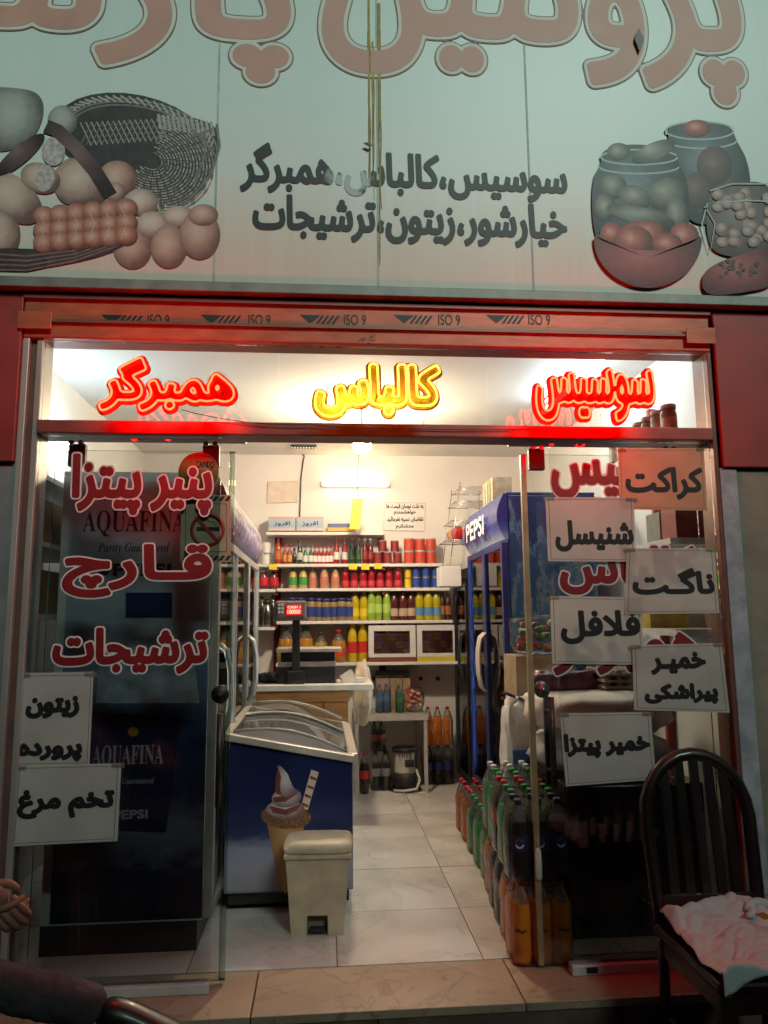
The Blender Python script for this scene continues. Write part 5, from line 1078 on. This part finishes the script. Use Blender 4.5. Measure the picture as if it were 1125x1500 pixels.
# ------------------------------------------------------------------ small table with goods
m_tleg = mat('table_leg', (.55, .53, .50), .4, .3, var=.1)
tb = thing('steel_table', 'small table with pale metal legs against the back wall', 'table'); tx0, tx1, ty0, ty1, tz = .27, .83, 3.1, 3.55, .615
mo('table_top', MB().bb(tx0-.02, tx1+.02, ty0-.02, ty1+.02, tz-.012, tz), mat('table_top', (.30, .27, .23), .4, var=.2), tb); mo('table_rim', MB().bb(tx0-.022, tx1+.022, ty0-.026, ty0-.021, tz-.045, tz+.002), m_tleg, tb)
for x in (tx0, tx1):
    for y in (ty0, ty1): mo('leg', MB().bb(x-.014, x+.014, y-.014, y+.014, .001, tz-.013), m_tleg, tb)
pack('blue water bottle pack on the small table', .50, 3.28, tz+.001, (.10, .22, .42), (.06, .16, .42), (.16, .30, .52), None, 2, 2, 'packs on the table', s=.72); pack('green bottle pair on the small table', .635, 3.26, tz+.001, (.04, .24, .10), (.02, .2, .06), (.06, .26, .1), None, 1, 2, 'packs on the table', s=.7)
nb = thing('candy_net_bag', 'clear bag of red and pink sweets on the small table', 'bag', (.755, 3.25, tz+.001)); mo('bag', lump(.085, .075, .10, .15, 3, 22, 14, 3), m_wrap, nb)
for k in range(26):
    a = random.random()*6.3; r_ = random.random()**.5*.06; mo('sweet', lump(.018, .016, .013, .2, k, 8, 5), mat(('sweet_red', 'sweet_pink', 'sweet_orange')[k % 3], ((.46, .03, .03), (.55, .30, .26), (.55, .2, .06))[k % 3], .35), nb, loc=(r_*math.cos(a), r_*math.sin(a)*.9, .012+.15*random.random()))
tag(mo('black_case', MB().box((0, 0, 0), (.30, .09, .06)), m_dark, loc=(.60, 3.47, .91), bevel=.015), 'long black case behind the water bottles on the table', 'case')
tag(mo('case_support_box', MB().box((0, 0, 0), (.30, .10, .262)), mat('kraft', (.36, .25, .15), .7, var=.15), loc=(.60, 3.48, tz+.1325)), 'cardboard box under the black case at the back of table', 'box')
pack('dark cola pack with silver labels under the table', .475, 3.28, ZP, COLA, BLK, (.36, .33, .34), None, 2, 2, 'packs under the table', s=.95); pack('black pack of cola cans and bottles stacked under the table', .455, 3.30, ZP+.304, COLA, BLK, (.40, .06, .06), (.10, .2, .3), 2, 2, 'packs under the table', s=.72)
bottle('cola_bottle', 'single cola bottle with red label beside the counter', 'bottle', (.33, 3.12, ZP), 'soda', COLA, RED, (.44, .02, .03), 1.0)
ht = thing('gas_heater', 'small round pale heater with black top and hose under the table', 'heater', (.67, 3.24, .001)); 
mo('base_plate', MB().lathe([(.0, 0), (.135, 0), (.14, .006), (.12, .014), (0, .016)], 24), m_dark, ht); mo('lower_drum', MB().lathe([(.098, .016), (.1, .03), (.098, .12), (.085, .13)], 22), m_dark, ht); mo('body', MB().lathe([(.085, .13), (.088, .15), (.082, .25), (.088, .30)], 22), mat('enamel', (.50, .47, .40), .35, var=.2), ht)
mo('top_ring', MB().lathe([(.06, .30), (.1, .305), (.105, .33), (.09, .335), (.05, .335)], 22), m_dark, ht); mo('front_plate', MB().bb(-.005, .07, -.092, -.083, .19, .245), m_dark, ht)
for k in range(5): mo('slot', MB().bb(-.05+k*.02, -.042+k*.02, -.0895, -.078, .262, .292), m_dark, ht)
mo('hose', MB().tube([(.09, -.04, .16), (.115, -.10, .09), (.08, -.15, .03), (-.02, -.155, .018), (-.10, -.12, .016)], .011, 8), mat('hose_cream', (.58, .54, .46), .5), ht)

# ------------------------------------------------------------------ right side behind the glass
tag(mo('dark_cabinet', MB().bb(1.09, 1.72, .30, .98, .001, .64), mat('cabinet_black', (.013, .010, .010), .25, var=.2), bevel=.006), 'low black cabinet standing behind the right glass panel', 'cabinet')
m_sack = mat('woven_sack', (.68, .62, .52), .6, var=.12, vs=8, bump=.35, bs=150)
sk = lump(.34, .26, .10, .13, 5, 44, 18, 3.2, .02); tag(mo('flour_sack', sk, m_sack, loc=(1.33, .56, .835)), 'white woven sack lying flat on top of the other sacks', 'sack')
sk = lump(.32, .25, .10, .13, 9, 40, 16, 3.0, .03); tag(mo('flour_sack', sk, mat('woven_sack2', (.46, .44, .42), .6, var=.2, vs=8, bump=.35, bs=150), loc=(1.37, .66, .642)), 'lower woven sack with blue print on black cabinet', 'sack')
ss = thing('hanging_sack', 'upright white sack with blue printed patch beside the blue cooler', 'sack', (1.085, 1.12, .32)); mo('sack_body', lump(.085, .10, .30, .12, 2, 64, 30, 5., .09), mat('woven_plastic', (.62, .60, .56), .4, var=.12, vs=22, bump=.5, bs=60), ss); mo('printed_patch', MB().bb(-.065, .05, -.125, -.118, .20, .36), ramp_mat('sack_blue', [(0, (.05, .16, .40)), (.4, (.06, .20, .46)), (.5, (.5, .55, .6)), (.56, (.05, .18, .42)), (1, (.05, .16, .40))], 'Generated', 2, .5, 30, .5), ss)
tag(mo('pack_crate', MB().bb(.99, 1.17, 1.02, 1.22, .002, .318), mat('crate_kraft', (.30, .2, .12), .7, var=.2)), 'cardboard crate under the upright sack', 'crate')
eg = thing('egg_tray', 'grey pulp egg trays stacked on the sacks', 'egg tray', (1.50, .62, 1.04)); em_ = MB()
for lv in range(3):
    mo('tray', MB().box((0, 0, .012+lv*.03), (.30, .30, .012)), mat('pulp', (.30, .24, .18), .85, var=.2), eg)
    for i in range(6):
        for j in range(6): em_.lathe([(.021, .018+lv*.03), (.012, .034+lv*.03), (.0, .036+lv*.03)], 7, (-.125+i*.05, -.125+j*.05, 0))
mo('cup_bumps', em_, MATS['pulp'], eg)['kind'] = 'stuff'
tag(mo('printed_bag', lump(.16, .06, .05, .22, 13, 34, 18, 4., .05), mat('bag_purple', (.13, .04, .06), .3, var=.8, vs=16, bump=.4, bs=40), loc=(1.20, .62, 1.025)), 'dark printed plastic bag lying on the top sack', 'bag')
vb = thing('vegetable_bag', 'clear bag of red and green goods by the blue cooler side', 'bag', (1.235, 1.15, 1.179)); mo('bag', lump(.16, .11, .11, .15, 17, 28, 16, 4., .02), m_wrap, vb)
for k in range(34): mo('piece', lump(.026, .024, .02, .25, k, 9, 6), mat(('pc_red', 'pc_green', 'pc_brown', 'pc_pale')[k % 4], ((.34, .03, .03), (.05, .16, .04), (.12, .05, .03), (.40, .34, .26))[k % 4], .35, var=.2), vb, loc=(random.uniform(-.115, .115), random.uniform(-.075, .075), .01+.15*random.random()))
tag(mo('goods_crate', MB().bb(1.06, 1.40, 1.02, 1.30, .962, 1.178), mat('kraft2', (.30, .21, .13), .7, var=.2)), 'cardboard carton under the bag of reddish goods', 'carton')
tag(mo('goods_stand', MB().bb(1.175, 1.60, 1.02, 1.50, .001, .96), m_cwhite), 'white stand carrying cartons beside the blue cooler', 'stand')
rs_ = thing('side_shelving', 'white shelves on red uprights along the right wall', 'shelving')
for z in (2.20, 1.72, 1.30): mo('shelf_board', MB().bb(1.60, 1.948, .22, 1.05, z, z+.03), m_board, rs_)
for y in (.24, 1.02): mo('upright', MB().bb(1.905, 1.947, y, y+.03, .3, 2.60), mat('upright_red', (.30, .03, .03), .5), rs_)
for k in range(7): bottle('preserve_jar', f'preserve jar on the high right shelf, {("nearest the window", "second", "third", "fourth", "fifth", "sixth", "farthest")[k]} of seven', 'jar', (1.67, .30+.11*k, 2.2305), 'jar', ((.20, .14, .07), (.26, .24, .18), (.14, .10, .06))[k % 3], (.3, .28, .24), (.34, .30, .22), 1.05, 'jars on the right shelf')
for k in range(4): tag(mo('stock_box', MB().box((0, 0, .075), (.2, .15, .15)), mat(('sb_red', 'sb_grey', 'sb_yellow')[k % 3], ((.30, .04, .03), (.26, .25, .23), (.42, .30, .06))[k % 3], .5, var=.3, vs=14), loc=(1.75, .33+.17*k, 1.7505 if k < 2 else 1.3305)), f'carton on the right wall shelves, {("upper near", "upper far", "lower near", "lower far")[k]}', 'carton', 'cartons on right shelves')
# left side, between wall and cooler
ls = thing('side_shelving', 'narrow white shelves against the left wall by the window', 'shelving')
for z in (2.02, 1.72, 1.40): mo('shelf_board', MB().bb(-1.61, -1.24, .25, 1.3, z, z+.022), m_board, ls)
for y in (.27, 1.26): mo('upright', MB().bb(-1.615, -1.59, y, y+.03, .2, 2.3), m_alu, ls)
for k, z in enumerate((1.7425, 1.4225)): tag(mo('cardboard_box', MB().box((0, 0, .10), (.30, .34, .2)), mat('kraft3', (.34, .22, .12), .7, var=.2), loc=(-1.42, .55, z), bevel=.003), f'brown cardboard box on the left wall shelves, {("upper", "lower")[k]} one', 'box')

# ================================================================== chair with shirt
m_mah = mat('mahogany', (.009, .0035, .003), .4, var=.35, vs=6, stretch=(3, 3, .5), coat=.4)
ch = thing('wooden_chair', 'dark mahogany chair with arched slatted back outside the shop', 'chair', (1.395, -.55, -.17))
SZ = .445
mo('seat', MB().box((0, 0, SZ+.012), (.44, .46, .035)), m_mah, ch, bevel=.012)
ap = MB()
for a, b in (((-.19, -.20), (.19, -.20)), ((-.19, .19), (.19, .19))): ap.bar((a[0], a[1], SZ-.04), (b[0], b[1], SZ-.04), .06, .022)
for x in (-.19, .19): ap.bar((x, -.188, SZ-.04), (x, .178, SZ-.04), .022, .06, up=(0, 0, 1))
mo('apron', ap, m_mah, ch)
for x in (-.19, .19): mo('leg', MB().box((x, -.20, (SZ-.006)/2), (.042, .042, SZ-.008), taper=.75), m_mah, ch, bevel=.005)
for x in (-.19, .19):
    mo('leg', MB().tube([(x, .25, .0), (x, .215, .25), (x, .215, SZ-.01)], .02, 8), m_mah, ch)
    mo('stretcher', MB().bar((x, -.20, .16), (x, .225, .16), .018, .028, up=(0, 0, 1)), m_mah, ch)
mo('stretcher', MB().bar((-.19, -.2, .24), (.19, -.2, .24), .028, .018), m_mah, ch)
arch = [(-.19, .225, SZ+.0)]+[(-.19-.01*k/3, .235+.012*k, SZ+.08+.095*k) for k in range(4)]
for k in range(1, 12): a = math.pi*(1-k/12); arch.append((.2*math.cos(a), .275+.02*math.sin(a), SZ+.37+.225*math.sin(a)))
arch += [(.19+.01*k/3, .235+.012*k, SZ+.08+.095*k) for k in (3, 2, 1, 0)]+[(.19, .225, SZ+.0)]
mo('back_arch', MB().tube(arch, .024, 9), m_mah, ch); mo('lower_rail', MB().bar((-.185, .235, SZ+.09), (.185, .235, SZ+.09), .05, .022), m_mah, ch)
for k in range(5):
    x = -.12+.06*k; top = SZ+.36+.22*math.sqrt(max(0, 1-(x/.2)**2)); mo('slat', MB().bar((x, .238, SZ+.11), (x*.95, .285, top), .034, .012), m_mah, ch)
m_shirt = mat('shirt_cotton', (.50, .58, .58), .85, var=.06, vs=10, bump=.25, bs=260)
srt = thing('folded_shirt', 'crumpled white polo shirt lying on the wooden chair', 'shirt', (1.42, -.56, -.17+SZ+.031))
gm = MB(); NX, NY = 80, 80; vs = []
for j in range(NY+1):
    for i in range(NX+1):
        u, v = i/NX*2-1, j/NY*2-1
        x = u*.235+.02*noise.noise(Vector((u*1.5, v*1.5, 3)))+.012*v; y = v*.25+.025*noise.noise(Vector((u*1.4, v*1.4, 8)))+.03*u
        e = max(abs(u), abs(v)); z = .018+.030*(noise.noise(Vector((u*2.2+v*1.2, v*1.6, 1)))+.5)+.022*abs(noise.noise(Vector((u*3.5-v*2, v*5, 5))))+.014*math.sin(u*5+v*9+3*noise.noise(Vector((u, v, 2))))*.6+.007*abs(noise.noise(Vector((u*5+v*3, v*7-u*4, 11))))+.0012*noise.noise(Vector((u*14, v*12, 4)))
        z += .03*max(0, v-.3)
        if y < -.235: z -= (-.235-y)*1.1; y = -.238-(-.235-y)*.10
        if x > .225: z -= (x-.225)*2.5; x = .228
        z *= 1 if e < .9 else (1-(e-.9)*4) if y > -.235 else 1
        vs.append((x, y, max(z, .004) if y > -.235 and x < .226 else z))
gm.add(vs, [(j*(NX+1)+i, j*(NX+1)+i+1, (j+1)*(NX+1)+i+1, (j+1)*(NX+1)+i) for j in range(NY) for i in range(NX)], 0, True)
so = mo('shirt_body', gm, m_shirt, srt); sf = so.modifiers.new('thick', 'SOLIDIFY'); sf.thickness = .004; sf.offset = 1
cl = MB(); 
for s_, (cx, cyy) in enumerate(((.02, .17), (.12, .12))):
    pts = []
    for k in range(9): a = -1.2+k*.36; pts.append((cx+.07*math.cos(a+s_*.9), cyy+.055*math.sin(a+s_*.9), .062+.012*math.sin(a*2)))
    cl.tube(pts, .016, 8, rr=[.006, .013, .017, .018, .018, .017, .015, .012, .005])
mo('collar', cl, m_shirt, srt)
eb = MB()
for k in range(4): eb.bar((.055+k*.010, .02+k*.003, .078), (.043+k*.010, .055+k*.003, .082), .005, .004, up=(0, 0, 1))
mo('embroidery', eb, mat('gold_thread', (.42, .24, .03), .6, var=.2), srt)

# ================================================================== seated person at the left edge
pe = thing('person', 'seated person in grey trousers, plaid shirt and black shoes with clasped hands', 'person', (0, 0, 0))
def skinned(name, verts, edges, radii, ma, parent, root=0, sub=2):
    me = bpy.data.meshes.new(name); me.from_pydata(verts, edges, []); me.materials.append(ma); o = obj(name, me, parent)
    o.modifiers.new('skin', 'SKIN'); sk_ = me.skin_vertices[0].data if me.skin_vertices else None
    if sk_ is None:
        bpy.context.view_layer.update(); sk_ = me.skin_vertices[0].data
    for i, r_ in enumerate(radii): sk_[i].radius = r_ if isinstance(r_, tuple) else (r_, r_); sk_[i].use_root = (i == root)
    sb_ = o.modifiers.new('sub', 'SUBSURF'); sb_.levels = sub; sb_.render_levels = sub
    o.modifiers['skin'].use_smooth_shade = True
    return o
m_skin = mat('skin', (.25, .125, .085), .55, var=.15, vs=18, bump=.12, bs=90); m_trou = mat('trousers_grey', (.040, .038, .042), .9, var=.22, vs=14, bump=.5, bs=22)
m_plaid = ramp_mat('plaid', [(0, (.10, .03, .05)), (.4, (.22, .10, .13)), (.6, (.32, .28, .32)), (1, (.10, .05, .09))], 'Object', 2, .3, 3, .9, wave=14)
P_ = dict(pel=(-1.33, -.97, .36), ch=(-1.36, -.97, .72), nk=(-1.33, -.97, .93), hd=(-1.29, -.97, 1.05), top=(-1.28, -.97, 1.20))
skinned('body', [P_['pel'], (-1.36, -.97, .52), P_['ch'], (-1.35, -.97, .86), P_['nk'], P_['hd'], P_['top']], [(0, 1), (1, 2), (2, 3), (3, 4), (4, 5), (5, 6)], [(.15, .13), (.14, .12), (.17, .13), (.14, .10), .055, .095, .075], m_skin, pe)
sv = [P_['pel'], (-1.36, -.97, .52), P_['ch'], (-1.35, -.97, .88), (-1.33, -.80, .86), (-1.13, -.76, .66), (-.90, -.95, .70), (-1.33, -1.14, .86), (-1.15, -1.22, .62), (-.92, -1.08, .66)]
skinned('shirt', sv, [(0, 1), (1, 2), (2, 3), (3, 4), (4, 5), (5, 6), (3, 7), (7, 8), (8, 9)], [(.165, .145), (.155, .135), (.185, .145), (.13, .10), .075, .058, .046, .075, .058, .046], m_plaid, pe)
tv = [(-1.33, -.97, .34), (-1.28, -.88, .37), (-.96, -.87, .460), (-.78, -.865, .412), (-.575, -.86, .362), (-1.28, -1.05, .36), (-.92, -1.07, .34), (-.90, -1.05, .08), (-.90, -1.04, -.10)]
skinned('trousers', tv, [(0, 1), (1, 2), (2, 3), (3, 4), (0, 5), (5, 6), (6, 7), (7, 8)], [.15, .10, .072, .060, .056, .10, .075, .065, .058], m_trou, pe)
wt = bpy.data.textures.new('wrinkles', 'CLOUDS'); wt.noise_scale = .07; wt.noise_depth = 3
for o in pe.children:
    if o.name.split('.')[0] in ('trousers', 'shirt'):
        dm = o.modifiers.new('wrinkle', 'DISPLACE'); dm.texture = wt; dm.strength = .022; dm.mid_level = .5; dm.texture_coords = 'LOCAL'; o.modifiers['sub'].levels = 4; o.modifiers['sub'].render_levels = 4
m_shoe = mat('shoe_black', (.010, .008, .008), .38, var=.2, coat=.15)
for (ax, ay, az), d in (((-.555, -.86, .352), (.965, .02, -.25)), ((-.90, -1.04, -.115), (.98, -.1, -.0))):
    A = Vector((ax, ay, az)); d = Vector(d).normalized(); up = Vector((0, 0, 1)); up = (up-d*up.dot(d)).normalized()
    pts = [A-d*.05-up*.01, A+d*.02-up*.012, A+d*.10-up*.022, A+d*.18-up*.030, A+d*.235-up*.036]
    skinned('shoe', [tuple(p) for p in pts], [(0, 1), (1, 2), (2, 3), (3, 4)], [(.045, .045), (.05, .052), (.048, .042), (.050, .034), (.036, .024)], m_shoe, pe)
    sl_ = MB(); sl_.bar(A-d*.09-up*.055, A+d*.26-up*.062, .085, .014, up=up); mo('sole', sl_, m_dark, pe, bevel=.006)
def hand(W_, d, n, sp, curl, name='hand'):
    """palm from the wrist W_ along d, back of hand towards n, thumb towards sp"""
    W_, d, n, sp = Vector(W_), Vector(d).normalized(), Vector(n).normalized(), Vector(sp).normalized()
    vs = [W_-d*.05, W_, W_+d*.04, W_+d*.082]; es = [(0, 1), (1, 2), (2, 3)]; rr = [(.024, .028), (.022, .027), (.019, .037), (.015, .038)]
    skinned(name, [tuple(p) for p in vs], es, rr, m_skin, pe)
    for k in range(4):
        o = W_+d*.072+sp*(.029-.0185*k); L = (.040, .045, .042, .033)[k]; p1 = o+d*L*.9+n*-.004
        dd = (d*math.cos(curl)-n*math.sin(curl)); p2 = p1+dd*L*.75; d3 = (d*math.cos(curl*1.9)-n*math.sin(curl*1.9)); p3 = p2+d3*L*.55
        skinned('finger', [tuple(q_) for q_ in (o, p1, p2, p3)], [(0, 1), (1, 2), (2, 3)], [.0104, .0100, .0092, .0074], m_skin, pe)
    o = W_+d*.022+sp*.024; p1 = o+d*.028+sp*.022-n*.008; p2 = p1+d*.030+sp*.004-n*.010; skinned('thumb', [tuple(q_) for q_ in (o, p1, p2)], [(0, 1), (1, 2)], [.013, .0115, .0085], m_skin, pe)
hand((-.868, -.985, .722), (.72, -.12, -.62), (.35, -.88, .25), (.62, .25, .70), .55)
hand((-.905, -.985, .640), (.90, -.05, .05), (.10, -.80, -.45), (.0, -.5, .85), .60)
hr = lump(.098, .09, .06, .05, 1, 24, 12, 2.2); mo('hair', hr, mat('hair_dark', (.018, .014, .012), .7, var=.3, bump=.4, bs=120), pe, loc=(-1.30, -.97, 1.10))
fc = MB(); 
for s_ in (-1, 1): fc.lathe([(.0, -.012), (.012, -.004), (.012, .004), (0, .012)], 10, (-1.19, -.97+s_*.034, 1.075))
mo('eye', fc, mat('eye_white', (.5, .48, .45), .2), pe); mo('nose', lump(.018, .014, .022, .05, 2, 12, 8, 2.), m_skin, pe, loc=(-1.185, -.97, 1.025)); mo('mouth', lump(.008, .024, .007, .05, 2, 12, 8, 2.), mat('lip', (.24, .09, .07), .5), pe, loc=(-1.192, -.97, .995))
for s_ in (-1, 1): mo('ear', lump(.014, .008, .026, .1, 3, 12, 8, 2.), m_skin, pe, loc=(-1.29, -.97+s_*.095, 1.035))
stl = thing('plastic_stool', 'pale plastic stool under the seated person', 'stool', (-1.33, -.97, -.17)); m_pl = mat('stool_plastic', (.45, .44, .42), .5)
mo('seat', MB().box((0, 0, .375), (.34, .34, .03)), m_pl, stl, bevel=.01)
for x in (-.13, .13):
    for y in (-.13, .13): mo('leg', MB().bar((x*1.15, y*1.15, .0), (x, y, .36), .04, .04), m_pl, stl)
